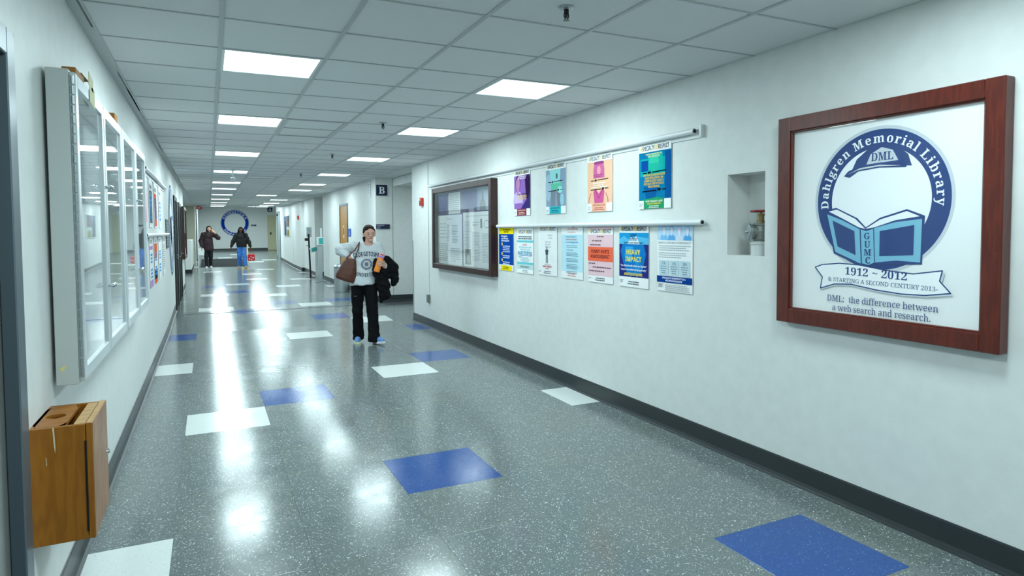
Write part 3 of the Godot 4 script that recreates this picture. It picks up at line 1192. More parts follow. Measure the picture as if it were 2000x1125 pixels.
func build_left_wall_things() -> void:
	display_case(-3.13, -4.70, "grey wall display case with two glass doors, above the wooden box")
	display_case(-4.72, -6.32, "grey wall display case with two glass doors, next to posters")
	# bits left on top of the cases
	var cb := thing("cardboard_scrap", "brown cardboard scrap with masking tape on the near display case", "cardboard", Vector3(XL + 0.003, 2.2265, -3.24), PI / 2)
	var c1 := new_st()
	box(c1, Vector3(0, 0, 0.05), Vector3(0.2, 0.03, 0.1), 0.002)
	part("cardboard_strip", c1, M.cardboard, cb)
	var c3 := new_st()
	box(c3, Vector3(0.12, 0.03, 0.06), Vector3(0.3, 0.033, 0.104), 0.0005)
	part("paper_strip", c3, M.raw_wood, cb)
	var c2 := new_st()
	box(c2, Vector3(0.22, 0.0, 0.1135), Vector3(0.34, 0.06, 0.1155), 0.0005, Transform3D(Basis(Vector3.BACK, -0.18), Vector3(0, 0.045, 0)))
	box(c2, Vector3(0.24, -0.075, 0.1135), Vector3(0.38, 0.01, 0.1155), 0.0005, Transform3D(Basis(Vector3.BACK, -0.1), Vector3(0, 0.03, 0)))
	part("tape", c2, M.tape, cb)
	var wd := thing("wood_block", "small bare wood block lying on top where both display cases meet", "wood block", Vector3(XL + 0.03, 2.2265, -4.47), PI / 2)
	var w1 := new_st()
	box(w1, Vector3(0, 0, 0), Vector3(0.12, 0.045, 0.075), 0.003)
	part("block", w1, M.cardboard, wd)
	var w2 := new_st()
	box(w2, Vector3(0.12, 0, 0), Vector3(0.15, 0.045, 0.075), 0.003)
	part("pale_end", w2, M.raw_wood, wd)
	# wooden suggestion box
	var sb := thing("suggestion_box", "honey-stained wooden collection box with slotted top mounted below the display case", "wooden box", Vector3(XL, 0.44, -2.74), PI / 2)
	var W := 0.35
	var D := 0.19
	var H := 0.425
	var side := new_st()
	box(side, Vector3(0, 0, 0.0), Vector3(0.016, H, D - 0.022), 0.002)
	part("side_panel", side, M.honey, sb)
	var side2 := new_st()
	box(side2, Vector3(W - 0.016, 0, 0.0), Vector3(W, H, D - 0.022), 0.002)
	part("side_panel", side2, M.honey, sb)
	var bt := new_st()
	box(bt, Vector3(0.016, 0, 0.0), Vector3(W - 0.016, 0.016, D - 0.022), 0.001)
	part("bottom_panel", bt, M.honey, sb)
	var bk := new_st()
	box(bk, Vector3(0.016, 0.016, 0.0), Vector3(W - 0.016, H, 0.012), 0.001)
	part("back_panel", bk, M.honey, sb)
	# top: board with a round hole, then the slot, then a bare wood strip
	var tp := new_st()
	var hc := Vector2(W * 0.48, 0.052)
	var hr := 0.032
	var n := 28
	var tl := [Vector2(0.016, 0.0), Vector2(W - 0.016, 0.0), Vector2(W - 0.016, 0.105), Vector2(0.016, 0.105)]
	for k in n:
		var a := TAU * k / n
		var b := TAU * (k + 1) / n
		var pa := hc + Vector2(cos(a), sin(a)) * hr
		var pb := hc + Vector2(cos(b), sin(b)) * hr
		var qa := ray_rect(hc, a, tl[0], tl[2])
		var qb := ray_rect(hc, b, tl[0], tl[2])
		for y: float in [H, H - 0.012]:
			quad(tp, Vector3(pa.x, y, pa.y), Vector3(pb.x, y, pb.y), Vector3(qb.x, y, qb.y), Vector3(qa.x, y, qa.y), Vector3.UP if y == H else Vector3.DOWN)
		var nm := Vector3(-cos((a + b) / 2), 0, -sin((a + b) / 2))
		quad(tp, Vector3(pa.x, H, pa.y), Vector3(pb.x, H, pb.y), Vector3(pb.x, H - 0.012, pb.y), Vector3(pa.x, H - 0.012, pa.y), nm)
	quad(tp, Vector3(0.016, H, 0.105), Vector3(W - 0.016, H, 0.105), Vector3(W - 0.016, H - 0.012, 0.105), Vector3(0.016, H - 0.012, 0.105), Vector3.BACK)
	part("lid_board", tp, M.honey, sb)
	var ts := new_st()
	box(ts, Vector3(0.016, H - 0.014, 0.13), Vector3(W - 0.016, H, D - 0.024), 0.001)
	part("lid_strip", ts, M.raw_wood, sb)
	var dr := new_st()
	box(dr, Vector3(0, 0.0, D - 0.02), Vector3(W, H + 0.003, D), 0.002)
	var door_ := part("door", dr, M.honey, sb)
	var ven := new_st()
	box(ven, Vector3(0.002, 0.002, D), Vector3(W - 0.002, H + 0.001, D + 0.0015), 0.0005)
	part("front_veneer", ven, M.oak_door, door_)
	var dtop := new_st()
	box(dtop, Vector3(0.001, H + 0.0025, D - 0.019), Vector3(W - 0.001, H + 0.004, D - 0.001))
	part("bare_edge", dtop, M.raw_wood, door_)
	var lk := new_st()
	lathe(lk, [[0.0, 0.012], [0.006, 0.012], [0.011, 0.008], [0.012, 0.0]], 14, Transform3D(Basis(Vector3.RIGHT, PI / 2), Vector3(W - 0.03, H * 0.52, D)))
	part("lock", lk, M.chrome, door_)
	var hg := new_st()
	tube(hg, [Vector3(-0.002, 0.03, D - 0.021), Vector3(-0.002, H - 0.06, D - 0.021)], [0.0035, 0.0035], 8)
	part("hinge", hg, M.black, sb)
	var spl := Print.new(self, 0.0)
	# split and chips in the stain: bare wood showing
	spl.poly([Vector2(0.070, 0.425), Vector2(0.075, 0.425), Vector2(0.078, 0.35), Vector2(0.076, 0.33), Vector2(0.073, 0.36)], Color(0.86, 0.8, 0.66))
	spl.poly([Vector2(0.048, 0.32), Vector2(0.050, 0.32), Vector2(0.051, 0.29), Vector2(0.049, 0.29)], Color(0.86, 0.8, 0.66))
	var chip := part("bare_split", spl.st, M.print, sb)
	chip.rotation.y = -PI / 2
	chip.position = Vector3(-0.0006, 0, 0)
	# poster rails and posters
	rail_pair("poster_rail", "upper metal poster rail on the wall past the display cases", XL, PI / 2, -9.1, 2.21, 3.4, true)
	rail_pair("poster_rail", "lower metal poster rail on the wall past the display cases", XL, PI / 2, -9.3, 1.53, 3.85, false)
	var cols := [Color(0.93, 0.5, 0.68), Color(0.35, 0.47, 0.5), Color(0.9, 0.42, 0.36), Color(0.55, 0.75, 0.9)]
	var up := ["pink and blue lettered poster, first on the upper left-hand rail", "grey-green poster with blue lettering on the upper left-hand rail", "red-edged poster with blue lettering on the upper left-hand rail", "pale blue poster, last on the upper left-hand rail"]
	var zz := [-7.40, -8.14, -8.84, -9.66]
	for i in 4:
		var a := sheet(up[i], Vector3(XL + 0.004, 1.615, zz[i]), PI / 2, 0.42, 0.56, "posters on the left wall")
		var p: Print = a[1]
		p.rect(0.03, 0.43, 0.39, 0.5, Color(0.88, 0.9, 0.9))
		p.text("#SPECIALTYDISRESPECT", 0.21, 0.445, 0.035, Color(0.25, 0.3, 0.35), "sansb", 0, 0.34)
		p.rect(0.03, 0.05, 0.39, 0.42, cols[i] if i != 3 else Color(0.86, 0.9, 0.92))
		if i == 2:
			p.rect(0.06, 0.12, 0.36, 0.36, Color(0.4, 0.45, 0.5))
			p.rect(0.03, 0.02, 0.39, 0.1, Color(0.92, 0.42, 0.38))
		if i == 1:
			p.ell(0.2, 0.3, 0.09, 0.1, Color(0.6, 0.68, 0.66))
		for q in 5:
			p.rect(0.12, 0.1 + q * 0.055, 0.12 + 0.2 - 0.03 * (q % 3), 0.135 + q * 0.055, Color(0.2, 0.55, 0.85))
		finish(a)
	var lowl := ["blue lettered poster, first on the lower left-hand rail", "lilac-banded poster with blue lettering on the lower left-hand rail", "orange and black poster on the lower left-hand rail", "white poster with sky-blue lettering on the lower left-hand rail", "white text poster, last on the lower left-hand rail"]
	var lz := [-7.3, -8.0, -8.68, -9.4, -10.24]
	for i in 5:
		var a := sheet(lowl[i], Vector3(XL + 0.004, 0.945, lz[i]), PI / 2, 0.42, 0.56, "posters on the left wall")
		var p: Print = a[1]
		p.text("#SPECIALTYDISRESPECT", 0.21, 0.49, 0.035, Color(0.3, 0.34, 0.4), "sansb", 0, 0.34)
		if i == 1:
			p.rect(0.0, 0.42, 0.42, 0.46, Color(0.72, 0.56, 0.8))
			p.rect(0.0, 0.0, 0.42, 0.08, Color(0.72, 0.56, 0.8))
		if i == 2:
			p.rect(0.0, 0.3, 0.42, 0.48, Color(0.9, 0.4, 0.2))
			p.rect(0.0, 0.02, 0.42, 0.17, Color(0.12, 0.12, 0.14))
			p.rect(0.0, 0.0, 0.42, 0.05, Color(0.9, 0.4, 0.2))
		if i != 4:
			for q in 3:
				p.rect(0.1, 0.1 + q * 0.04, 0.34, 0.125 + q * 0.04, Color(0.25, 0.6, 0.88))
				p.rect(0.1, 0.27 + q * 0.04, 0.34, 0.295 + q * 0.04, Color(0.25, 0.6, 0.88))
		else:
			p.small(0.05, 0.37, 0.44, 12, 0.03, 0.012, Color(0.45, 0.5, 0.55), 8)
		finish(a)
	# dark directory plaque and round emblem on the wall
	var pq := thing("wall_plaque", "dark grey text plaque beside the round wall emblem", "plaque", Vector3(XL, 1.31, -11.1), PI / 2)
	var ps := new_st()
	box(ps, Vector3(0, 0, 0), Vector3(0.6, 0.45, 0.012), 0.003)
	part("plate", ps, mat(Color(0.2, 0.23, 0.26), 0.4), pq)
	var pp := Print.new(self, 0.012)
	pp.small(0.05, 0.55, 0.4, 9, 0.042, 0.014, Color(0.75, 0.78, 0.8), 5)
	part("lettering", pp.st, M.print, pq)
	var em := thing("wall_emblem", "large round grey and blue emblem on the wall before the dark doors", "emblem", Vector3(XL, 0.79, -12.7), PI / 2)
	var es := new_st()
	lathe(es, [[0.0, 0.006], [0.8, 0.006], [0.806, 0.0]], 64, Transform3D(Basis(Vector3.RIGHT, PI / 2), Vector3(0, 0.81, 0)))
	part("disc", es, M.white_paint, em)
	var ep := Print.new(self, 0.0065, 0.0004)
	ep.ring(0, 0.81, 0.74, 0.79, Color(0.36, 0.44, 0.56))
	ep.ring(0, 0.81, 0.52, 0.72, Color(0.55, 0.62, 0.72))
	ep.ring(0, 0.81, 0.48, 0.5, Color(0.36, 0.44, 0.56))
	for k in 40:
		var a := TAU * k / 40.0
		ep.line([Vector2(sin(a) * 0.57, 0.81 + cos(a) * 0.57), Vector2(sin(a) * 0.67, 0.81 + cos(a) * 0.67)], 0.035, Color(0.86, 0.89, 0.92))
	ep.poly([Vector2(-0.3, 1.05), Vector2(0.3, 1.05), Vector2(0.3, 0.75), Vector2(0.0, 0.45), Vector2(-0.3, 0.75)], Color(0.5, 0.57, 0.68))
	ep.poly([Vector2(-0.22, 0.98), Vector2(0.22, 0.98), Vector2(0.22, 0.77), Vector2(0.0, 0.54), Vector2(-0.22, 0.77)], Color(0.8, 0.84, 0.88))
	part("emblem_print", ep.st, M.print, em)
	# framed board past the doors
	notice_board(Vector3(XL, 0.9, -17.3), PI / 2, 1.75, 1.28, "red-brown framed notice board past the dark doors", 0.075)

func ray_rect(c: Vector2, a: float, lo: Vector2, hi: Vector2) -> Vector2:
	var d := Vector2(cos(a), sin(a))
	var t := 1e9
	if absf(d.x) > 1e-6:
		t = minf(t, ((hi.x if d.x > 0 else lo.x) - c.x) / d.x)
	if absf(d.y) > 1e-6:
		t = minf(t, ((hi.y if d.y > 0 else lo.y) - c.y) / d.y)
	return c + d * t

func notice_board(at: Vector3, turn: float, w: float, h: float, label: String, dp: float) -> Node3D:
	var t := thing("notice_board", label, "notice board", at, turn)
	var fw := 0.075
	var names := [[Vector3(0, 0, 0), Vector3(fw, h, dp)], [Vector3(w - fw, 0, 0), Vector3(w, h, dp)], [Vector3(fw, 0, 0), Vector3(w - fw, fw, dp)], [Vector3(fw, h - fw, 0), Vector3(w - fw, h, dp)]]
	for q in names:
		var st := new_st()
		box(st, q[0], q[1], 0.005)
		part("frame_rail", st, M.board_wood, t)
	var bk := new_st()
	box(bk, Vector3(fw, fw, 0.004), Vector3(w - fw, h - fw, 0.014))
	part("backing", bk, M.lilac, t)
	var gl := new_st()
	box(gl, Vector3(fw, fw, dp - 0.022), Vector3(w - fw, h - fw, dp - 0.018))
	part("pane", gl, M.glass, t)
	return t

# ------------------------------------------------------------------ right wall
const PW := 0.405
const PH := 0.51

func header(p: Print, y0: float, dark := Color(0.1, 0.13, 0.2)) -> void:
	# white band with the campaign name, the DIS picked out in yellow
	p.text("#", 0.022, y0 + 0.012, 0.034, Color(0.95, 0.8, 0.1), "sansb", -1)
	p.text("SPECIALTY", 0.048, y0 + 0.012, 0.034, dark, "sansb", -1, 0.155)
	p.text("DIS", 0.206, y0 + 0.012, 0.034, Color(0.93, 0.76, 0.1), "sansb", -1, 0.043)
	p.text("RESPECT", 0.252, y0 + 0.012, 0.034, dark, "sansb", -1, 0.128)

func quote_marks(p: Print, x: float, y: float, s: float, close: bool) -> void:
	for k in 2:
		var cx := x + k * s * 1.1
		p.ell(cx, y, s * 0.5, s * 0.55, Color(0.05, 0.05, 0.06), 16)
		if close:
			p.poly([Vector2(cx + s * 0.5, y), Vector2(cx - s * 0.4, y - s * 1.3), Vector2(cx - s * 0.1, y - s * 0.4)], Color(0.05, 0.05, 0.06))
		else:
			p.poly([Vector2(cx - s * 0.5, y), Vector2(cx + s * 0.4, y + s * 1.3), Vector2(cx + s * 0.1, y + s * 0.4)], Color(0.05, 0.05, 0.06))

func footer(p: Print, col: Color, tc: Color, hh := 0.075) -> void:
	# logo box at the left, blank white patch at the right, two lines between
	p.rect(0, 0, PW, hh, Color(0.95, 0.96, 0.96))
	p.rect(0.075, 0, 0.315, hh, col)
	p.text("SPECIALTY", 0.012, 0.034, 0.009, Color(0.3, 0.33, 0.38), "sansb", -1, 0.05)
	p.text("RESPECT", 0.012, 0.018, 0.009, Color(0.3, 0.33, 0.38), "sansb", -1, 0.04)
	p.text("MORE THAN JUST A JOKE", 0.195, hh - 0.024, 0.013, tc, "sansb", 0, 0.19)
	p.small(0.1, 0.29, 0.036, 2, 0.016, 0.007, tc, 3, true)

func bust(p: Print, cx: float, y0: float, s: float, skin: Color, cloth: Color, hair: Color) -> void:
	# plain head and shoulders silhouette in tints
	p.poly([Vector2(cx - 0.15 * s, y0), Vector2(cx - 0.13 * s, y0 + 0.1 * s), Vector2(cx - 0.05 * s, y0 + 0.15 * s), Vector2(cx + 0.05 * s, y0 + 0.15 * s), Vector2(cx + 0.13 * s, y0 + 0.1 * s), Vector2(cx + 0.15 * s, y0)], cloth)
	p.rect(cx - 0.03 * s, y0 + 0.12 * s, cx + 0.03 * s, y0 + 0.2 * s, skin)
	p.ell(cx, y0 + 0.27 * s, 0.075 * s, 0.1 * s, hair, 24)
	p.ell(cx, y0 + 0.255 * s, 0.062 * s, 0.085 * s, skin, 24)

func build_right_wall_things() -> void:
	var R := -PI / 2
	# ---- framed library print
	var fz := -2.824
	var fw := 1.224
	var fy := 0.996
	var fh := 1.222
	var fr := thing("framed_poster", "large mahogany-framed blue and white library emblem print", "framed poster", Vector3(XR, fy, fz), R)
	var b := 0.085
	var dp := 0.07
	for q in [[Vector3(0, 0, 0.004), Vector3(b, fh, dp)], [Vector3(fw - b, 0, 0.004), Vector3(fw, fh, dp)], [Vector3(b, 0, 0.004), Vector3(fw - b, b, dp)], [Vector3(b, fh - b, 0.004), Vector3(fw - b, fh, dp)]]:
		var st := new_st()
		box(st, q[0], q[1], 0.004)
		part("frame_rail", st, M.mahogany, fr)
	var lp := new_st()
	for q in [[Vector3(b - 0.002, b - 0.01, 0.03), Vector3(b + 0.008, fh - b + 0.01, 0.058)], [Vector3(fw - b - 0.008, b - 0.01, 0.03), Vector3(fw - b + 0.002, fh - b + 0.01, 0.058)], [Vector3(b, b - 0.002, 0.03), Vector3(fw - b, b + 0.008, 0.058)], [Vector3(b, fh - b - 0.008, 0.03), Vector3(fw - b, fh - b + 0.002, 0.058)]]:
		box(lp, q[0], q[1], 0.003)
	part("inner_lip", lp, M.mahogany, fr)
	var sh := new_st()
	box(sh, Vector3(b - 0.01, b - 0.01, 0.02), Vector3(fw - b + 0.01, fh - b + 0.01, 0.036))
	part("sheet", sh, M.paper, fr)
	library_print(fr, Vector3(0.08, 0.072, 0.036))
	var gl := new_st()
	box(gl, Vector3(b, b, 0.048), Vector3(fw - b, fh - b, 0.051))
	part("pane", gl, M.acrylic, fr)
	# ---- hose valve in the niche
	valve()
	# ---- rails
	rail_pair("poster_rail", "upper metal poster rail above the campaign posters, long with backing strip", XR, R, -6.68, 2.262, 6.15, true)
	rail_pair("poster_rail", "lower metal poster rail running from the notice board over seven posters", XR, R, -5.3, 1.607, 3.56, false)
	# ---- upper posters
	var uy := 1.724
	var x := XR - 0.004
	var a := sheet("purple poster of a seated person on the upper rail", Vector3(x, uy, -6.65), R, PW, PH, "posters on the right wall")
	var p: Print = a[1]
	p.rect(0, 0.075, PW, 0.45, Color(0.58, 0.42, 0.72))
	p.poly([Vector2(0.27, 0.45), Vector2(0.38, 0.45), Vector2(0.405, 0.4), Vector2(0.405, 0.1), Vector2(0.3, 0.2)], Color(0.2, 0.13, 0.3))
	p.poly([Vector2(0.17, 0.075), Vector2(0.405, 0.24), Vector2(0.405, 0.075)], Color(0.24, 0.2, 0.45))
	bust(p, 0.1, 0.14, 0.85, Color(0.72, 0.5, 0.68), Color(0.80, 0.7, 0.88), Color(0.25, 0.15, 0.3))
	p.line([Vector2(0.06, 0.235), Vector2(0.12, 0.237)], 0.006, Color(0.08, 0.07, 0.12))
	p.line([Vector2(0.17, 0.238), Vector2(0.35, 0.242)], 0.006, Color(0.08, 0.07, 0.12))
	quote_marks(p, 0.135, 0.236, 0.014, false)
	p.text("MORE THAN A", 0.21, 0.205, 0.02, Color(0.96, 0.82, 0.3), "sansb", 0, 0.22)
	p.text("SPECIALTY", 0.21, 0.178, 0.02, Color(0.96, 0.82, 0.3), "sansb", 0, 0.18)
	p.small(0.08, 0.33, 0.44, 2, 0.02, 0.011, Color(0.95, 0.85, 0.95), 4, true)
	header(p, 0.452)
	footer(p, Color(0.55, 0.2, 0.36), Color(0.95, 0.85, 0.6))
	finish(a)
	a = sheet("aqua and grey poster with two black quote bars on upper rail", Vector3(x, uy, -5.88), R, PW, PH, "posters on the right wall")
	p = a[1]
	p.rect(0, 0.075, PW, 0.45, Color(0.55, 0.65, 0.74))
	p.poly([Vector2(0.07, 0.45), Vector2(0.3, 0.45), Vector2(0.28, 0.28), Vector2(0.1, 0.28)], Color(0.62, 0.87, 0.87))
	p.ell(0.05, 0.27, 0.06, 0.14, Color(0.66, 0.76, 0.84))
	p.poly([Vector2(0.09, 0.31), Vector2(0.33, 0.31), Vector2(0.3, 0.25), Vector2(0.12, 0.24)], Color(0.42, 0.78, 0.66))
	p.poly([Vector2(0.1, 0.24), Vector2(0.2, 0.24), Vector2(0.19, 0.075), Vector2(0.1, 0.075)], Color(0.52, 0.56, 0.6))
	p.poly([Vector2(0.22, 0.22), Vector2(0.29, 0.22), Vector2(0.3, 0.075), Vector2(0.24, 0.075)], Color(0.50, 0.53, 0.57))
	p.ell(0.29, 0.24, 0.05, 0.035, Color(0.6, 0.9, 0.86))
	p.ell(0.33, 0.14, 0.04, 0.06, Color(0.62, 0.8, 0.86))
	p.ell(0.225, 0.38, 0.02, 0.03, Color(0.4, 0.45, 0.52))
	p.line([Vector2(0.05, 0.323), Vector2(0.11, 0.323)], 0.007, Color(0.05, 0.05, 0.06))
	p.line([Vector2(0.17, 0.325), Vector2(0.35, 0.33)], 0.007, Color(0.05, 0.05, 0.06))
	quote_marks(p, 0.13, 0.323, 0.016, false)
	p.line([Vector2(0.05, 0.23), Vector2(0.23, 0.236)], 0.007, Color(0.05, 0.05, 0.06))
	p.line([Vector2(0.3, 0.238), Vector2(0.35, 0.24)], 0.007, Color(0.05, 0.05, 0.06))
	quote_marks(p, 0.25, 0.24, 0.016, true)
	header(p, 0.452)
	footer(p, Color(0.25, 0.73, 0.78), Color(0.08, 0.35, 0.42))
	finish(a)
	a = sheet("peach poster with pink masked head drawing on the upper rail", Vector3(x, uy, -5.075), R, PW, PH, "posters on the right wall")
	p = a[1]
	p.rect(0, 0.0, PW, 0.45, Color(0.94, 0.75, 0.62))
	p.poly([Vector2(0.1, 0.3), Vector2(0.1, 0.38), Vector2(0.12, 0.445), Vector2(0.26, 0.445), Vector2(0.28, 0.38), Vector2(0.28, 0.3)], Color(0.82, 0.42, 0.62))
	p.poly([Vector2(0.11, 0.44), Vector2(0.13, 0.452), Vector2(0.25, 0.452), Vector2(0.27, 0.44), Vector2(0.27, 0.425), Vector2(0.11, 0.425)], Color(0.62, 0.28, 0.52))
	p.ell(0.19, 0.37, 0.03, 0.04, Color(0.92, 0.62, 0.68))
	p.small(0.11, 0.27, 0.335, 2, 0.016, 0.008, Color(0.65, 0.28, 0.5), 6)
	p.poly([Vector2(0.1, 0.18), Vector2(0.13, 0.21), Vector2(0.19, 0.16), Vector2(0.25, 0.21), Vector2(0.28, 0.18), Vector2(0.26, 0.07), Vector2(0.12, 0.07)], Color(0.82, 0.36, 0.58))
	p.line([Vector2(0.13, 0.2), Vector2(0.19, 0.12), Vector2(0.25, 0.2)], 0.006, Color(0.6, 0.2, 0.45))
	p.line([Vector2(0.02, 0.07), Vector2(0.03, 0.12), Vector2(0.06, 0.165)], 0.007, Color(0.75, 0.25, 0.5))
	p.line([Vector2(0.34, 0.07), Vector2(0.33, 0.12), Vector2(0.3, 0.165)], 0.007, Color(0.75, 0.25, 0.5))
	p.line([Vector2(0.06, 0.28), Vector2(0.11, 0.281)], 0.007, Color(0.05, 0.05, 0.06))
	p.line([Vector2(0.17, 0.283), Vector2(0.34, 0.288)], 0.007, Color(0.05, 0.05, 0.06))
	quote_marks(p, 0.13, 0.281, 0.016, false)
	p.line([Vector2(0.06, 0.198), Vector2(0.23, 0.2)], 0.007, Color(0.05, 0.05, 0.06))
	p.line([Vector2(0.29, 0.204), Vector2(0.34, 0.205)], 0.007, Color(0.05, 0.05, 0.06))
	quote_marks(p, 0.25, 0.205, 0.016, true)
	p.small(0.07, 0.33, 0.26, 3, 0.018, 0.011, Color(0.98, 0.93, 0.86), 11, true)
	p.rect(0, 0.45, PW, PH, Color(0.95, 0.96, 0.96))
	header(p, 0.452)
	footer(p, Color(0.94, 0.72, 0.6), Color(0.7, 0.25, 0.3))
	finish(a)
	a = sheet("teal and blue poster with yellow quotation, nearest the niche on the upper rail", Vector3(x, uy, -4.29), R, PW, PH, "posters on the right wall")
	p = a[1]
	p.rect(0, 0.0, PW, 0.45, Color(0.06, 0.48, 0.66))
	p.rect(0.02, 0.26, 0.33, 0.4, Color(0.1, 0.66, 0.66))
	p.rect(0.03, 0.3, 0.12, 0.385, Color(0.08, 0.3, 0.62))
	p.poly([Vector2(0.12, 0.44), Vector2(0.3, 0.44), Vector2(0.3, 0.3), Vector2(0.12, 0.3)], Color(0.12, 0.7, 0.66))
	p.ell(0.195, 0.36, 0.06, 0.075, Color(0.24, 0.78, 0.66))
	p.poly([Vector2(0.135, 0.36), Vector2(0.255, 0.36), Vector2(0.24, 0.3), Vector2(0.195, 0.285), Vector2(0.15, 0.3)], Color(0.16, 0.72, 0.62))
	p.rect(0.33, 0.08, PW, 0.44, Color(0.05, 0.34, 0.6))
	p.poly([Vector2(0.06, 0.18), Vector2(0.25, 0.17), Vector2(0.2, 0.07), Vector2(0.1, 0.07)], Color(0.07, 0.36, 0.6))
	p.poly([Vector2(0.0, 0.0), Vector2(PW, 0.0), Vector2(PW, 0.06), Vector2(0.24, 0.09), Vector2(0.0, 0.07)], Color(0.16, 0.62, 0.42))
	p.text("SOME OF THE REASONS FOR", 0.19, 0.425, 0.013, Color(0.96, 0.95, 0.7), "sansb", 0, 0.2)
	p.text("THIS VOCATION", 0.19, 0.407, 0.013, Color(0.96, 0.95, 0.7), "sansb", 0, 0.15)
	p.line([Vector2(0.05, 0.285), Vector2(0.1, 0.286)], 0.008, Color(0.03, 0.04, 0.06))
	p.line([Vector2(0.17, 0.288), Vector2(0.34, 0.293)], 0.008, Color(0.03, 0.04, 0.06))
	quote_marks(p, 0.125, 0.287, 0.018, false)
	p.text("WHY WOULD SOMEONE WASTE", 0.195, 0.258, 0.017, Color(0.96, 0.8, 0.3), "sansb", 0, 0.27)
	p.text("THEIR INTELLIGENCE ON", 0.195, 0.235, 0.017, Color(0.96, 0.8, 0.3), "sansb", 0, 0.23)
	p.text("DERMATOLOGY? I HAVE A", 0.195, 0.212, 0.017, Color(0.96, 0.8, 0.3), "sansb", 0, 0.24)
	p.text("SPECIALTY THAT ACTUALLY", 0.195, 0.189, 0.017, Color(0.96, 0.8, 0.3), "sansb", 0, 0.25)
	p.text("HELPS PEOPLE", 0.195, 0.166, 0.017, Color(0.96, 0.8, 0.3), "sansb", 0, 0.14)
	p.line([Vector2(0.05, 0.138), Vector2(0.22, 0.143)], 0.008, Color(0.03, 0.04, 0.06))
	p.line([Vector2(0.3, 0.147), Vector2(0.34, 0.148)], 0.008, Color(0.03, 0.04, 0.06))
	quote_marks(p, 0.25, 0.15, 0.018, true)
	p.rect(0, 0.45, PW, PH, Color(0.95, 0.96, 0.96))
	header(p, 0.452)
	p.rect(0, 0, 0.07, 0.065, Color(0.95, 0.96, 0.96))
	p.rect(0.325, 0, PW, 0.075, Color(0.95, 0.96, 0.96))
	p.text("SPECIALTY", 0.01, 0.036, 0.009, Color(0.3, 0.33, 0.38), "sansb", -1, 0.05)
	p.text("RESPECT", 0.01, 0.02, 0.009, Color(0.3, 0.33, 0.38), "sansb", -1, 0.04)
	p.text("MORE THAN JUST A JOKE", 0.2, 0.052, 0.014, Color(0.96, 0.97, 0.9), "sansb", 0, 0.21)
	p.text("#OWNYOURIMPACT", 0.2, 0.033, 0.012, Color(0.96, 0.85, 0.3), "sansb", 0, 0.17)
	p.small(0.09, 0.31, 0.024, 2, 0.012, 0.006, Color(0.9, 0.95, 0.9), 5, true)
	finish(a)
	# ---- lower posters
	var ly := 1.08
	var lz := [-7.085, -6.585, -6.06, -5.565, -5.067, -4.566, -4.05]
	a = sheet("blue poster with yellow top and bottom bands beside the notice board", Vector3(x, ly, lz[0]), R, PW, PH, "posters on the right wall")
	p = a[1]
	p.rect(0, 0.07, PW, 0.435, Color(0.06, 0.27, 0.62))
	p.rect(0, 0.435, PW, PH, Color(0.96, 0.86, 0.1))
	p.rect(0.05, 0, 0.36, 0.06, Color(0.96, 0.86, 0.1))
	p.small(0.12, 0.36, 0.49, 1, 0.02, 0.012, Color(0.35, 0.3, 0.1), 3)
	p.small(0.14, 0.28, 0.465, 1, 0.02, 0.012, Color(0.35, 0.3, 0.1), 9)
	p.text("Recognize", 0.07, 0.4, 0.02, Color(0.95, 0.97, 1), "sansb", -1, 0.17)
	p.text("and change", 0.07, 0.373, 0.02, Color(0.95, 0.97, 1), "sansb", -1, 0.19)
	p.text("disrespect", 0.07, 0.346, 0.02, Color(0.95, 0.97, 1), "sansb", -1, 0.22)
	for q in [[0.315, 4], [0.2, 2], [0.125, 2]]:
		p.ell(0.09, q[0], 0.022, 0.018, Color(0.85, 0.75, 0.4), 14)
		p.small(0.11, 0.33, q[0] - 0.02, q[1], 0.022, 0.01, Color(0.85, 0.9, 0.98), 13)
	p.small(0.09, 0.3, 0.045, 2, 0.018, 0.008, Color(0.5, 0.42, 0.1), 7, true)
	finish(a)
	a = sheet("white and aqua word-cloud poster reading PRESSURED on the lower rail", Vector3(x, ly - 0.005, lz[1]), R, PW, PH, "posters on the right wall")
	p = a[1]
	header(p, 0.435)
	p.small(0.02, 0.385, 0.415, 2, 0.022, 0.011, Color(0.2, 0.23, 0.27), 2, true)
	p.rect(0, 0.345, PW, 0.37, Color(0.45, 0.78, 0.82))
	p.text("ANXIOUS", 0.2, 0.312, 0.016, Color(0.85, 0.5, 0.5), "sansb", 0, 0.11)
	p.small(0.05, 0.36, 0.3, 3, 0.024, 0.016, Color(0.66, 0.82, 0.87), 14, true)
	p.text("PRESSURED", 0.2, 0.195, 0.048, Color(0.16, 0.58, 0.76), "sansb", 0, 0.35)
	p.text("STRESS", 0.08, 0.175, 0.014, Color(0.4, 0.65, 0.75), "sansb", 0, 0.08)
	p.text("SAD", 0.36, 0.21, 0.012, Color(0.85, 0.4, 0.4), "sansb", 0, 0.04)
	p.small(0.08, 0.33, 0.18, 3, 0.022, 0.014, Color(0.7, 0.82, 0.86), 15, true)
	p.rect(0, 0.1, PW, 0.124, Color(0.45, 0.78, 0.82))
	p.rect(0, 0.045, PW, 0.1, Color(0.76, 0.86, 0.86))
	p.text("#OWNYOURIMPACT", 0.2, 0.062, 0.022, Color(0.12, 0.16, 0.2), "sansb", 0, 0.24)
	p.rect(0, 0, PW, 0.045, Color(0.95, 0.96, 0.96))
	p.small(0.12, 0.3, 0.034, 2, 0.016, 0.007, Color(0.35, 0.38, 0.42), 7, true)
	finish(a)
	a = sheet("white poster with a small drawn standing figure on the lower rail", Vector3(x, ly + 0.005, lz[2]), R, PW, PH, "posters on the right wall")
	p = a[1]
	header(p, 0.455)
	p.ring(0.09, 0.4, 0.03, 0.033, Color(0.82, 0.84, 0.85), 20)
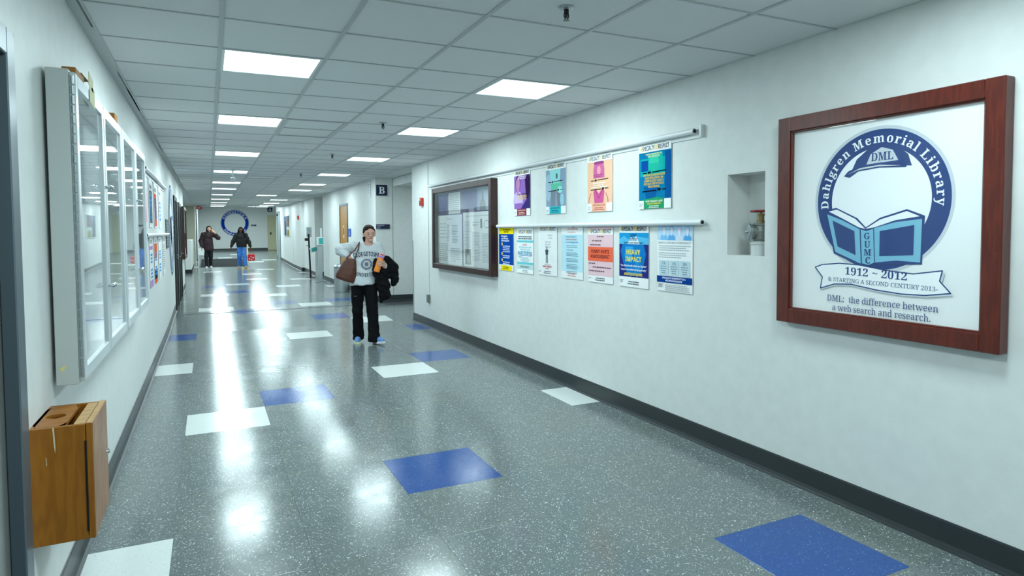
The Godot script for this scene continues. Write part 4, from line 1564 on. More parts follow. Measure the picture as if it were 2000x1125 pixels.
	p.small(0.2, 0.34, 0.425, 2, 0.028, 0.014, Color(0.78, 0.8, 0.82), 4, true)
	p.small(0.15, 0.28, 0.355, 3, 0.026, 0.013, Color(0.78, 0.8, 0.82), 5, true)
	p.ell(0.19, 0.285, 0.014, 0.018, Color(0.5, 0.52, 0.56), 16)
	p.poly([Vector2(0.155, 0.268), Vector2(0.225, 0.268), Vector2(0.215, 0.215), Vector2(0.165, 0.215)], Color(0.3, 0.33, 0.36))
	p.line([Vector2(0.18, 0.215), Vector2(0.175, 0.13)], 0.016, Color(0.45, 0.47, 0.5))
	p.line([Vector2(0.2, 0.215), Vector2(0.205, 0.13)], 0.016, Color(0.45, 0.47, 0.5))
	p.ring(0.31, 0.18, 0.028, 0.031, Color(0.82, 0.84, 0.85), 20)
	p.small(0.1, 0.3, 0.118, 1, 0.02, 0.011, Color(0.75, 0.77, 0.78), 5, true)
	p.text("HEAVY IMPACT", 0.2, 0.083, 0.019, Color(0.78, 0.24, 0.24), "sansb", 0, 0.2)
	p.small(0.13, 0.27, 0.075, 1, 0.02, 0.008, Color(0.8, 0.4, 0.4), 6, true)
	p.text("SPECIALTY", 0.012, 0.034, 0.009, Color(0.3, 0.33, 0.38), "sansb", -1, 0.05)
	p.small(0.1, 0.31, 0.045, 2, 0.018, 0.008, Color(0.45, 0.48, 0.5), 7, true)
	finish(a)
	a = sheet("pale blue text poster with red heading lines on the lower rail", Vector3(x, ly + 0.002, lz[3]), R, PW, PH, "posters on the right wall")
	p = a[1]
	p.rect(0, 0.07, PW, 0.43, Color(0.74, 0.88, 0.92))
	p.small(0.12, 0.36, 0.49, 1, 0.02, 0.011, Color(0.85, 0.55, 0.55), 3)
	p.text("Evaluations", 0.2, 0.447, 0.016, Color(0.82, 0.4, 0.42), "sans", 0, 0.15)
	p.text("Know the signs of", 0.09, 0.402, 0.016, Color(0.15, 0.5, 0.68), "sansb", -1, 0.2)
	p.text("specialty disrespect", 0.09, 0.376, 0.016, Color(0.75, 0.4, 0.44), "sansb", -1, 0.21)
	p.text("as a microaggression", 0.09, 0.35, 0.016, Color(0.15, 0.5, 0.68), "sansb", -1, 0.23)
	var yy := 0.325
	for q in [2, 1, 3, 3, 4, 2]:
		p.small(0.1, 0.33, yy, q, 0.014, 0.006, Color(0.4, 0.55, 0.62), q + 3)
		yy -= q * 0.014 + 0.014
	p.small(0.1, 0.3, 0.05, 2, 0.018, 0.008, Color(0.85, 0.55, 0.55), 7, true)
	finish(a)
	a = sheet("pink poster with orange band reading FUNNY HURTS on the lower rail", Vector3(x, ly - 0.002, lz[4]), R, PW, PH, "posters on the right wall")
	p = a[1]
	p.rect(0, 0.06, PW, PH, Color(0.9, 0.76, 0.79))
	p.rect(0, 0.437, PW, 0.487, Color(0.95, 0.95, 0.95))
	header(p, 0.437)
	p.small(0.15, 0.29, 0.423, 1, 0.02, 0.01, Color(0.45, 0.35, 0.38), 3)
	p.small(0.07, 0.35, 0.385, 1, 0.02, 0.01, Color(0.45, 0.35, 0.38), 4)
	p.small(0.04, 0.32, 0.348, 1, 0.02, 0.01, Color(0.45, 0.35, 0.38), 5)
	p.rect(0, 0.195, PW, 0.325, Color(0.95, 0.42, 0.3))
	p.text("FUNNY HURTS", 0.2, 0.268, 0.032, Color(0.1, 0.1, 0.14), "sansb", 0, 0.29)
	p.text("#OWNYOURIMPACT", 0.2, 0.222, 0.032, Color(0.1, 0.1, 0.14), "sansb", 0, 0.31)
	p.small(0.01, 0.2, 0.178, 1, 0.02, 0.01, Color(0.45, 0.35, 0.38), 6)
	p.small(0.08, 0.39, 0.145, 1, 0.02, 0.01, Color(0.45, 0.35, 0.38), 7)
	p.small(0.02, 0.31, 0.11, 1, 0.02, 0.01, Color(0.45, 0.35, 0.38), 8)
	p.text("SPECIALTY", 0.012, 0.034, 0.009, Color(0.3, 0.33, 0.38), "sansb", -1, 0.04)
	p.small(0.1, 0.31, 0.045, 2, 0.018, 0.008, Color(0.4, 0.42, 0.45), 7, true)
	finish(a)
	a = sheet("deep blue iceberg poster reading HEAVY IMPACT on the lower rail", Vector3(x, ly - 0.004, lz[5]), R, PW, PH, "posters on the right wall")
	p = a[1]
	p.rect(0, 0.085, PW, 0.455, Color(0.14, 0.58, 0.8))
	p.rect(0, 0.085, PW, 0.36, Color(0.18, 0.2, 0.48))
	p.poly([Vector2(0.0, 0.4), Vector2(0.07, 0.43), Vector2(0.13, 0.4), Vector2(0.2, 0.43), Vector2(0.405, 0.41), Vector2(0.405, 0.36), Vector2(0, 0.36)], Color(0.34, 0.7, 0.86))
	p.poly([Vector2(0.12, 0.36), Vector2(0.16, 0.42), Vector2(0.2, 0.4), Vector2(0.24, 0.43), Vector2(0.29, 0.36)], Color(0.86, 0.93, 0.97))
	p.poly([Vector2(0.05, 0.36), Vector2(0.34, 0.36), Vector2(0.37, 0.28), Vector2(0.33, 0.16), Vector2(0.3, 0.1), Vector2(0.12, 0.1), Vector2(0.06, 0.2), Vector2(0.02, 0.3)], Color(0.1, 0.47, 0.74))
	p.poly([Vector2(0.09, 0.34), Vector2(0.2, 0.34), Vector2(0.16, 0.2), Vector2(0.08, 0.26)], Color(0.2, 0.62, 0.84))
	p.poly([Vector2(0.22, 0.3), Vector2(0.3, 0.32), Vector2(0.28, 0.14), Vector2(0.22, 0.12)], Color(0.14, 0.54, 0.8))
	p.text("LIGHT", 0.2, 0.422, 0.025, Color(0.1, 0.14, 0.3), "sansb", 0, 0.09)
	p.text("INTENT", 0.2, 0.388, 0.025, Color(0.1, 0.14, 0.3), "sansb", 0, 0.11)
	p.text("\"just a joke about you\"", 0.2, 0.366, 0.014, Color(0.08, 0.1, 0.2), "sansb", 0, 0.28)
	p.text("HEAVY", 0.2, 0.275, 0.04, Color(0.96, 0.88, 0.2), "sansb", 0, 0.19)
	p.text("IMPACT", 0.2, 0.215, 0.04, Color(0.96, 0.88, 0.2), "sansb", 0, 0.22)
	p.text("\"I'm afraid to talk about my injuries\"", 0.2, 0.172, 0.015, Color(0.95, 0.97, 1), "sansb", 0, 0.36)
	p.text("\"I have reconsidered my specialty\"", 0.2, 0.14, 0.015, Color(0.95, 0.97, 1), "sansb", 0, 0.36)
	p.text("#NOTJUSTAJOKE", 0.2, 0.098, 0.022, Color(0.96, 0.88, 0.2), "sansb", 0, 0.25)
	header(p, 0.46)
	p.text("SPECIALTY", 0.012, 0.05, 0.009, Color(0.3, 0.33, 0.38), "sansb", -1, 0.05)
	p.text("RESPECT", 0.012, 0.036, 0.009, Color(0.3, 0.33, 0.38), "sansb", -1, 0.04)
	p.small(0.1, 0.31, 0.05, 2, 0.018, 0.008, Color(0.4, 0.42, 0.45), 7, true)
	finish(a)
	a = sheet("white statistics poster with blue photo strip reading WHAT IS SPECIALTY DISRESPECT", Vector3(x, ly, lz[6]), R, PW, PH, "posters on the right wall")
	p = a[1]
	p.rect(0, 0.395, PW, PH, Color(0.72, 0.84, 0.93))
	bust(p, 0.08, 0.395, 0.3, Color(0.88, 0.89, 0.94), Color(0.5, 0.74, 0.9), Color(0.6, 0.72, 0.86))
	bust(p, 0.17, 0.395, 0.3, Color(0.84, 0.86, 0.93), Color(0.4, 0.66, 0.87), Color(0.45, 0.62, 0.82))
	bust(p, 0.26, 0.395, 0.28, Color(0.9, 0.88, 0.94), Color(0.82, 0.86, 0.93), Color(0.74, 0.78, 0.9))
	bust(p, 0.35, 0.395, 0.28, Color(0.88, 0.88, 0.94), Color(0.35, 0.65, 0.87), Color(0.64, 0.74, 0.88))
	p.text("WHAT IS SPECIALTY DISRESPECT?", 0.2, 0.368, 0.016, Color(0.5, 0.55, 0.6), "sans", 0, 0.37)
	p.small(0.02, 0.385, 0.355, 3, 0.016, 0.006, Color(0.72, 0.75, 0.78), 5)
	p.small(0.02, 0.385, 0.3, 3, 0.016, 0.006, Color(0.72, 0.75, 0.78), 6)
	for q in [[0.025, "21%"], [0.147, "21%"], [0.27, "38%"]]:
		p.rect(q[0], 0.125, q[0] + 0.11, 0.24, Color(0.74, 0.83, 0.87))
		p.text(q[1], q[0] + 0.055, 0.205, 0.022, Color(0.15, 0.2, 0.25), "sans", 0, 0.045)
		p.small(q[0] + 0.015, q[0] + 0.095, 0.195, 4, 0.017, 0.006, Color(0.45, 0.5, 0.55), 4, true)
	p.rect(0, 0.068, PW, 0.118, Color(0.07, 0.25, 0.55))
	p.text("SPECIALTY DISRESPECT IS A", 0.2, 0.097, 0.013, Color(0.95, 0.97, 1), "sansb", 0, 0.27)
	p.text("MICROAGGRESSION", 0.2, 0.077, 0.013, Color(0.95, 0.97, 1), "sansb", 0, 0.19)
	p.text("SPECIALTY", 0.015, 0.046, 0.011, Color(0.3, 0.33, 0.38), "sansb", -1, 0.06)
	p.text("RESPECT", 0.015, 0.03, 0.011, Color(0.3, 0.33, 0.38), "sansb", -1, 0.055)
	p.small(0.1, 0.39, 0.055, 4, 0.013, 0.005, Color(0.65, 0.68, 0.7), 8)
	finish(a)
	# ---- notice board with two large sheets behind its glass
	notice_board(Vector3(XR, 0.99, -9.4), R, 2.27, 1.205, "red-brown framed notice board with glass on the poster wall", 0.095)
	a = sheet("white two-column text sheet behind the notice board glass, beside the journal page", Vector3(XR - 0.0145, 1.065, -9.33), R, 1.02, 0.72, "", "paper_sheet")
	p = a[1]
	p.text("Publications", 0.5, 0.655, 0.018, Color(0.35, 0.4, 0.48), "sans", 0, 0.22)
	p.small(0.06, 0.4, 0.6, 5, 0.05, 0.009, Color(0.6, 0.63, 0.66), 3)
	p.small(0.42, 0.5, 0.58, 9, 0.028, 0.012, Color(0.4, 0.46, 0.5), 4)
	p.small(0.62, 0.86, 0.57, 12, 0.022, 0.009, Color(0.45, 0.5, 0.54), 5)
	p.small(0.06, 0.46, 0.3, 9, 0.03, 0.01, Color(0.5, 0.55, 0.6), 6)
	p.small(0.56, 0.94, 0.24, 7, 0.03, 0.01, Color(0.5, 0.55, 0.6), 7)
	finish(a)
	a = sheet("white journal page with small pictures behind the notice board glass", Vector3(XR - 0.0145, 1.068, -8.265), R, 0.98, 0.735, "", "paper_sheet")
	p = a[1]
	p.text("Annals of the School of Medicine and Health Sciences", 0.49, 0.675, 0.018, Color(0.4, 0.44, 0.5), "serif", 0, 0.8)
	p.small(0.04, 0.28, 0.62, 20, 0.02, 0.008, Color(0.66, 0.69, 0.72), 3)
	p.text("History", 0.42, 0.55, 0.02, Color(0.25, 0.3, 0.34), "serifb", 0, 0.1)
	p.small(0.33, 0.6, 0.6, 2, 0.03, 0.008, Color(0.66, 0.69, 0.72), 4)
	p.rect(0.62, 0.52, 0.68, 0.64, Color(0.55, 0.56, 0.56))
	p.ring(0.82, 0.57, 0.045, 0.052, Color(0.45, 0.55, 0.65), 24, 1.6)
	p.small(0.33, 0.62, 0.47, 20, 0.02, 0.008, Color(0.66, 0.69, 0.72), 5)
	p.small(0.67, 0.94, 0.45, 19, 0.02, 0.008, Color(0.66, 0.69, 0.72), 6)
	p.rect(0.07, 0.03, 0.28, 0.24, Color(0.5, 0.52, 0.5))
	p.ell(0.2, 0.1, 0.06, 0.06, Color(0.72, 0.72, 0.68))
	finish(a)
	var pu := thing("paper_backing", "dark purple paper backing sheet inside the poster wall notice board", "paper", Vector3(XR - 0.0143, 1.07, -9.32), R)
	var pb := new_st()
	box(pb, Vector3(0, 0, -0.001), Vector3(2.1, 0.78, 0.0))
	part("sheet", pb, M.purple, pu)
	a = sheet("pale handbill pinned at the top of the notice board", Vector3(XR - 0.0145, 1.8, -8.85), R, 0.48, 0.3, "", "paper_sheet")
	a[1].small(0.04, 0.44, 0.27, 9, 0.028, 0.009, Color(0.6, 0.64, 0.7), 3)
	finish(a)
	a = sheet("small faded tower picture pinned at the top of the notice board", Vector3(XR - 0.0145, 1.82, -7.75), R, 0.36, 0.29, "", "paper_sheet")
	p = a[1]
	p.rect(0.0, 0.0, 0.36, 0.29, Color(0.62, 0.66, 0.74))
	p.poly([Vector2(0.08, 0), Vector2(0.3, 0), Vector2(0.27, 0.1), Vector2(0.23, 0.13), Vector2(0.19, 0.28), Vector2(0.15, 0.13), Vector2(0.11, 0.1)], Color(0.48, 0.5, 0.52))
	finish(a)
	# ---- strobe, raceway
	var sb := thing("alarm_strobe", "red fire alarm strobe on the poster wall by the corner", "fire alarm", Vector3(XR, 1.965, -10.15), R)
	var s1 := new_st()
	box(s1, Vector3(-0.06, 0, 0), Vector3(0.06, 0.135, 0.045), 0.006)
	part("housing", s1, M.strobe_red, sb)
	var s2 := new_st()
	box(s2, Vector3(-0.035, 0.075, 0.045), Vector3(0.035, 0.115, 0.075), 0.008)
	part("lens", s2, M.plastic_white, sb)
	var s3 := new_st()
	box(s3, Vector3(-0.035, 0.02, 0.045), Vector3(0.035, 0.055, 0.049), 0.002)
	part("sounder_grille", s3, M.black, sb)
	var rc := thing("wire_raceway", "thin white vertical raceway with switch box beside the notice board", "raceway", Vector3(XR, 0.4, -9.85), R)
	var r1 := new_st()
	box(r1, Vector3(-0.012, 0.12, 0), Vector3(0.012, 2.26, 0.012), 0.003)
	part("channel", r1, M.wall, rc)
	var r2 := new_st()
	box(r2, Vector3(-0.05, 0, 0), Vector3(0.05, 0.13, 0.035), 0.004)
	part("outlet_box", r2, M.iron, rc)

func library_print(fr: Node3D, at: Vector3) -> void:
	var p := Print.new(self, 0.0, 0.00025)
	var blue := Color(0.04, 0.21, 0.47)
	var grey := Color(0.78, 0.81, 0.84)
	var sky := Color(0.47, 0.72, 0.82)
	var white := Color(0.95, 0.96, 0.97)
	var cx := 0.546
	var cy := 0.638
	p.ell(cx, cy, 0.383, 0.383, grey, 80)
	p.ell(cx, cy, 0.366, 0.366, blue, 80)
	p.ell(cx, cy, 0.274, 0.274, white, 80)
	p.arc("Dahlgren Memorial Library", cx, cy, 0.297, 0.046, white, 0.0, "serifb", false, 1.13)
	# cap with lettering (the figure that wore it is left out)
	p.poly([Vector2(0.39, 0.80), Vector2(0.42, 0.86), Vector2(0.48, 0.905), Vector2(0.56, 0.925), Vector2(0.64, 0.91), Vector2(0.70, 0.86), Vector2(0.72, 0.80), Vector2(0.6, 0.815), Vector2(0.48, 0.815)], blue)
	p.poly([Vector2(0.475, 0.825), Vector2(0.5, 0.88), Vector2(0.56, 0.91), Vector2(0.62, 0.89), Vector2(0.65, 0.835), Vector2(0.56, 0.83)], grey)
	p.ell(0.575, 0.925, 0.02, 0.012, blue, 20)
	p.poly([Vector2(0.345, 0.775), Vector2(0.37, 0.80), Vector2(0.44, 0.825), Vector2(0.56, 0.832), Vector2(0.70, 0.815), Vector2(0.69, 0.795), Vector2(0.55, 0.805), Vector2(0.43, 0.795), Vector2(0.38, 0.765)], blue)
	p.poly([Vector2(0.365, 0.782), Vector2(0.44, 0.812), Vector2(0.55, 0.82), Vector2(0.67, 0.806), Vector2(0.55, 0.812), Vector2(0.43, 0.803)], grey)
	p.text("DML", 0.563, 0.842, 0.042, blue, "serifb", 0, 0.12)
	# open book
	p.poly([Vector2(0.235, 0.59), Vector2(0.3, 0.605), Vector2(0.43, 0.545), Vector2(0.48, 0.495), Vector2(0.56, 0.545), Vector2(0.7, 0.585), Vector2(0.79, 0.55), Vector2(0.78, 0.31), Vector2(0.54, 0.30), Vector2(0.46, 0.285), Vector2(0.29, 0.35)], blue)
	p.poly([Vector2(0.255, 0.585), Vector2(0.305, 0.595), Vector2(0.42, 0.54), Vector2(0.478, 0.487), Vector2(0.44, 0.495), Vector2(0.34, 0.545)], white)
	p.poly([Vector2(0.478, 0.487), Vector2(0.56, 0.535), Vector2(0.7, 0.575), Vector2(0.765, 0.548), Vector2(0.64, 0.53), Vector2(0.53, 0.495)], white)
	p.poly([Vector2(0.245, 0.57), Vector2(0.34, 0.535), Vector2(0.445, 0.485), Vector2(0.455, 0.3), Vector2(0.3, 0.36)], sky)
	p.poly([Vector2(0.525, 0.49), Vector2(0.64, 0.52), Vector2(0.777, 0.535), Vector2(0.772, 0.32), Vector2(0.65, 0.325), Vector2(0.535, 0.31)], sky)
	p.poly([Vector2(0.45, 0.485), Vector2(0.485, 0.475), Vector2(0.525, 0.488), Vector2(0.533, 0.31), Vector2(0.5, 0.295), Vector2(0.46, 0.303)], sky)
	p.line([Vector2(0.45, 0.485), Vector2(0.46, 0.3)], 0.005, blue)
	p.line([Vector2(0.526, 0.488), Vector2(0.534, 0.31)], 0.005, blue)
	p.poly([Vector2(0.28, 0.535), Vector2(0.415, 0.475), Vector2(0.425, 0.345), Vector2(0.315, 0.39)], blue)
	p.poly([Vector2(0.56, 0.475), Vector2(0.74, 0.505), Vector2(0.738, 0.355), Vector2(0.56, 0.345)], blue)
	var yy := 0.432
	for ch in "GUMC":
		p.text(ch, 0.489 + (0.432 - yy) * 0.06, yy, 0.034, blue, "serifb", 0)
		yy -= 0.043
	# ribbon
	var rib := [Vector2(0.174, 0.268), Vector2(0.22, 0.285), Vector2(0.33, 0.297), Vector2(0.45, 0.293), Vector2(0.6, 0.272), Vector2(0.74, 0.262), Vector2(0.88, 0.285), Vector2(0.868, 0.235), Vector2(0.92, 0.18), Vector2(0.8, 0.16), Vector2(0.68, 0.157), Vector2(0.55, 0.166), Vector2(0.4, 0.186), Vector2(0.3, 0.18), Vector2(0.21, 0.15), Vector2(0.222, 0.215)]
	var shade := []
	for v: Vector2 in rib:
		shade.append(v + Vector2(0.006, -0.009) + (v - Vector2(0.54, 0.22)) * 0.015)
	p.poly(shade, grey)
	p.poly(rib, white)
	p.line(rib + [rib[0]], 0.006, blue)
	p.text("1912 ~ 2012", 0.537, 0.232, 0.042, blue, "serifb", 0, 0.345, -0.03)
	p.text("& STARTING A SECOND CENTURY 2013-", 0.56, 0.190, 0.022, blue, "serif", 0, 0.6, -0.02)
	p.text("DML:  the difference between", 0.56, 0.083, 0.034, blue, "serif", 0, 0.61)
	p.text("a web search and research.", 0.56, 0.033, 0.034, blue, "serif", 0, 0.54)
	var o := part("print", p.st, M.print, fr)
	o.position = at

func valve() -> void:
	var t := thing("hose_valve", "fire hose valve with red handwheel on white pipe inside the wall niche", "valve", Vector3(3.30, 1.3825, -3.11))
	var st := new_st()
	lathe(st, [[0.0, 0.0], [0.062, 0.0], [0.062, 0.07], [0.066, 0.075], [0.066, 0.088], [0.05, 0.095], [0.0, 0.095]], 24)
	part("pipe", st, M.pipe_white, t)
	var bd := new_st()
	lathe(bd, [[0.0, 0.095], [0.045, 0.095], [0.05, 0.11], [0.052, 0.16], [0.046, 0.195], [0.05, 0.2], [0.05, 0.212], [0.03, 0.216], [0.0, 0.216]], 24)
	var dirv := Vector3(-0.075, 0.0, -0.035).normalized()
	var bs := Basis(Quaternion(Vector3.UP, dirv))
	lathe(bd, [[0.036, 0.0], [0.038, 0.05], [0.048, 0.055], [0.048, 0.075]], 24, Transform3D(bs, Vector3(0, 0.157, 0)))
	part("valve_body", bd, M.iron, t)
	var cp := new_st()
	lathe(cp, [[0.05, 0.066], [0.053, 0.07], [0.053, 0.085], [0.048, 0.09], [0.012, 0.092], [0.011, 0.102], [0.0, 0.104]], 28, Transform3D(bs, Vector3(0, 0.157, 0)))
	for s: float in [-1.0, 1.0]:
		tube(cp, [Vector3(0, 0.157, 0) + dirv * 0.078 + Vector3(0, s * 0.05, 0), Vector3(0, 0.157, 0) + dirv * 0.078 + Vector3(0, s * 0.068, 0)], [0.005, 0.004], 8)
	part("outlet_cap", cp, M.steel, t)
	var hx := new_st()
	lathe(hx, [[0.026, 0.216], [0.026, 0.23], [0.02, 0.232], [0.02, 0.262], [0.024, 0.264], [0.024, 0.276], [0.008, 0.278], [0.007, 0.3], [0.0, 0.3]], 6)
	part("bonnet", hx, M.brass, t)
	var hw := new_st()
	var pts := []
	var rr := []
	for k in 29:
		var a := TAU * k / 28
		pts.append(Vector3(cos(a) * 0.062, 0.292, sin(a) * 0.062))
		rr.append(0.0075)
	tube(hw, pts, rr, 8)
	for k in 4:
		var a := TAU * k / 4 + 0.4
		tube(hw, [Vector3(0, 0.294, 0), Vector3(cos(a) * 0.062, 0.292, sin(a) * 0.062)], [0.007, 0.006], 6)
	part("handwheel", hw, M.red_paint, t)

# ------------------------------------------------------------------ things on the ceiling
func build_ceiling_things() -> void:
	for v in [[4, 6, "flat perforated return air panel in the ceiling above the poster wall"], [16, 17, "small flat return air panel in the ceiling far down the hall"]]:
		var za := row_z(v[0])
		var zb := row_z(v[1])
		var t := thing("air_vent", v[2], "air vent", Vector3(0.09 + CPX * 1.5, HC, (za + zb) / 2), 0.0)
		var w := CPX / 2 - 0.012
		var d := (za - zb) / 2 - 0.008
		var fr := new_st()
		box(fr, Vector3(-w, -0.006, -d), Vector3(-w + 0.03, 0.015, d), 0.002)
		box(fr, Vector3(w - 0.03, -0.006, -d), Vector3(w, 0.015, d), 0.002)
		box(fr, Vector3(-w + 0.03, -0.006, -d), Vector3(w - 0.03, 0.015, -d + 0.03), 0.002)
		box(fr, Vector3(-w + 0.03, -0.006, d - 0.03), Vector3(w - 0.03, 0.015, d), 0.002)
		part("frame", fr, M.grid, t)
		var pn := new_st()
		box(pn, Vector3(-w + 0.03, 0.004, -d + 0.03), Vector3(w - 0.03, 0.012, d - 0.03))
		part("panel", pn, M.white_paint, t)
	for s in [[1.645, -2.811, "by the framed print"], [1.65, -6.545, "by the return air panel"], [1.641, -9.466, "between the return air panel and the pillar"], [1.633, -12.86, "level with the lettered pillar"]]:
		var t := thing("sprinkler_head", "sprinkler head with round plate in the ceiling " + s[2], "sprinkler", Vector3(s[0], HC - 0.0, s[1]), 0.0, "ceiling sprinklers")
		var pl := new_st()
		lathe(pl, [[0.0, 0.003], [0.04, 0.003], [0.042, 0.0], [0.034, -0.006], [0.016, -0.01], [0.0, -0.01]], 24)
		part("escutcheon", pl, M.brushed, t)
		var bd := new_st()
		lathe(bd, [[0.012, -0.008], [0.012, -0.03], [0.008, -0.032], [0.006, -0.05], [0.0, -0.05]], 12)
		for k: float in [-1.0, 1.0]:
			tube(bd, [Vector3(k * 0.011, -0.028, 0), Vector3(k * 0.014, -0.042, 0), Vector3(k * 0.004, -0.06, 0)], [0.003, 0.003, 0.003], 6)
		part("sprinkler_body", bd, M.black, t)
		var df := new_st()
		lathe(df, [[0.0, -0.06], [0.016, -0.061], [0.017, -0.064], [0.0, -0.066]], 16)
		part("deflector", df, M.iron, t)
	var pc := thing("pendant_sensor", "white pendant fixture on a short stem below the ceiling", "pendant", Vector3(0.42, HC, -12.45), 0.0)
	var p1 := new_st()
	lathe(p1, [[0.0, 0.0], [0.06, 0.0], [0.055, -0.02], [0.012, -0.03], [0.012, -0.16], [0.0, -0.16]], 18)
	part("stem", p1, M.plastic_white, pc)
	var p2 := new_st()
	lathe(p2, [[0.012, -0.14], [0.045, -0.15], [0.045, -0.2], [0.03, -0.225], [0.0, -0.23]], 18)
	part("sensor_head", p2, M.plastic_white, pc)

# ------------------------------------------------------------------ far half of the hall
func sign_plate(called: String, label: String, category: String, at: Vector3, turn: float, w: float, h: float, m: Material) -> Node3D:
	var t := thing(called, label, category, at, turn)
	var st := new_st()
	box(st, Vector3(0, 0, 0), Vector3(w, h, 0.012), 0.002)
	part("plate", st, m, t)
	return t

func letters(t: Node3D, p: Print) -> void:
	part("lettering", p.st, M.print, t)

func build_far_things() -> void:
	# pillar signs
	var b := sign_plate("letter_sign", "navy square sign with white letter B on the pillar", "sign", Vector3(3.185, 2.30, -13.298), 0.0, 0.235, 0.225, M.navy)
	var p := Print.new(self, 0.0125, 0.0005)
	p.text("B", 0.117, 0.04, 0.145, Color(0.93, 0.95, 0.97), "serifb", 0)
	letters(b, p)
	b = sign_plate("room_plaque", "navy strip plaque with small white text below the letter B", "sign", Vector3(3.175, 1.60, -13.298), 0.0, 0.29, 0.1, M.navy)
	p = Print.new(self, 0.0125, 0.0005)
	p.small(0.015, 0.2, 0.08, 1, 0.02, 0.012, Color(0.7, 0.75, 0.85), 3)
	p.small(0.03, 0.15, 0.052, 1, 0.02, 0.01, Color(0.7, 0.75, 0.85), 4)
	p.small(0.015, 0.12, 0.028, 1, 0.02, 0.01, Color(0.7, 0.75, 0.85), 5)
	letters(b, p)
	b = sign_plate("restroom_sign", "small blue access sign beside the honey-coloured door", "sign", Vector3(3.168, 1.43, -16.17), -PI / 2, 0.3, 0.19, M.ada_blue)
	p = Print.new(self, 0.0125, 0.0005)
	p.ell(0.15, 0.13, 0.016, 0.016, Color(0.93, 0.95, 0.97), 14)
	p.line([Vector2(0.15, 0.115), Vector2(0.15, 0.07), Vector2(0.19, 0.065), Vector2(0.205, 0.04)], 0.014, Color(0.93, 0.95, 0.97))
	p.ring(0.155, 0.06, 0.028, 0.036, Color(0.93, 0.95, 0.97), 20)
	letters(b, p)
	b = sign_plate("wall_notice", "small pale paper notice high on the wall by the pillar edge", "notice", Vector3(3.166, 2.3, -13.95), -PI / 2, 0.22, 0.3, M.paper)
	p = Print.new(self, 0.0125, 0.0005)
	p.small(0.02, 0.2, 0.27, 7, 0.035, 0.014, Color(0.6, 0.64, 0.66), 3)
	letters(b, p)
	# steel bin by the honey door
	var bin := thing("waste_bin", "brushed steel waste bin standing by the honey-coloured door", "bin", Vector3(2.94, floor_h(-16.0), -16.0))
	var bs := new_st()
	lathe(bs, [[0.0, 0.0], [0.17, 0.0], [0.175, 0.015], [0.175, 0.6], [0.17, 0.61]], 28)
	part("bin_body", bs, M.brushed, bin)
	var bl := new_st()
	lathe(bl, [[0.178, 0.6], [0.178, 0.63], [0.15, 0.67], [0.1, 0.685], [0.09, 0.66], [0.0, 0.655]], 28)
	part("bin_lid", bl, M.steel, bin)
	# hand sanitiser stands
	var st1 := thing("sanitizer_stand", "grey floor stand with teal and white sanitizer dispenser by the dim opening", "sanitizer stand", Vector3(2.96, floor_h(-19.45), -19.45))
	var s := new_st()
	box(s, Vector3(-0.17, 0, -0.17), Vector3(0.17, 0.012, 0.17), 0.004)
	part("base_plate", s, M.steel, st1)
	s = new_st()
	box(s, Vector3(-0.07, 0.012, -0.03), Vector3(0.07, 1.1, 0.03), 0.005)
	part("post", s, M.brushed, st1)
	s = new_st()
	box(s, Vector3(-0.09, 1.08, -0.03), Vector3(0.09, 1.32, 0.08), 0.012)
	var dsp := part("dispenser", s, M.plastic_white, st1)
	s = new_st()
	box(s, Vector3(-0.035, 1.11, 0.07), Vector3(0.088, 1.29, 0.085), 0.005)
	part("dispenser_cover", s, M.teal, dsp)
	s = new_st()
	box(s, Vector3(0.02, 1.32, -0.02), Vector3(0.075, 1.58, -0.01), 0.003)
	part("sign_card", s, M.plastic_white, st1)
	var st2 := thing("sanitizer_stand", "thin black floor stand with tilted teal sanitizer dispenser", "sanitizer stand", Vector3(2.93, floor_h(-21.2), -21.2))
	s = new_st()
	lathe(s, [[0.0, 0.0], [0.15, 0.0], [0.15, 0.01], [0.03, 0.02], [0.0, 0.02]], 24)
	part("base_plate", s, M.black, st2)
	s = new_st()
	box(s, Vector3(-0.025, 0.015, -0.02), Vector3(0.025, 1.4, 0.02), 0.004, Transform3D(Basis(Vector3(0, 0, 1), 0.03), Vector3.ZERO))
	part("post", s, M.black, st2)
	s = new_st()
	box(s, Vector3(-0.16, 1.18, -0.03), Vector3(-0.03, 1.27, 0.05), 0.006)
	box(s, Vector3(-0.12, 1.02, -0.02), Vector3(-0.03, 1.04, 0.05), 0.004)
	part("bracket", s, M.black, st2)
	s = new_st()
	var tilt := Transform3D(Basis(Vector3(0, 0, 1), 0.35), Vector3(0.1, 0.9, 0.02))
	box(s, Vector3(-0.11, -0.07, -0.04), Vector3(0.11, 0.09, 0.06), 0.015, tilt)
	var d2 := part("dispenser", s, M.plastic_white, st2)
	s = new_st()
	box(s, Vector3(-0.06, -0.06, 0.05), Vector3(0.1, 0.06, 0.068), 0.006, tilt)
	part("dispenser_cover", s, M.teal, d2)
	s = new_st()
	box(s, Vector3(-0.1, 1.3, -0.035), Vector3(0.06, 1.62, -0.03), 0.002)
	var cd := part("sign_card", s, M.plastic_white, st2)
	p = Print.new(self, -0.029, 0.0006)
	p.small(-0.09, 0.05, 1.58, 6, 0.04, 0.016, Color(0.45, 0.6, 0.75), 3)
	part("card_print", p.st, M.print, cd)
	# far right wall: picture, alarm, signs
	var pic := thing("wall_picture", "colourful photo print hanging on the far wall before the grey door", "picture", Vector3(3.08, 1.36, -29.9), -PI / 2)
	s = new_st()
	box(s, Vector3(0, 0, 0), Vector3(2.0, 0.88, 0.03), 0.004)
	part("canvas", s, M.paper, pic)
	p = Print.new(self, 0.0305, 0.001)
	p.rect(0.02, 0.02, 1.98, 0.86, Color(0.42, 0.48, 0.55))
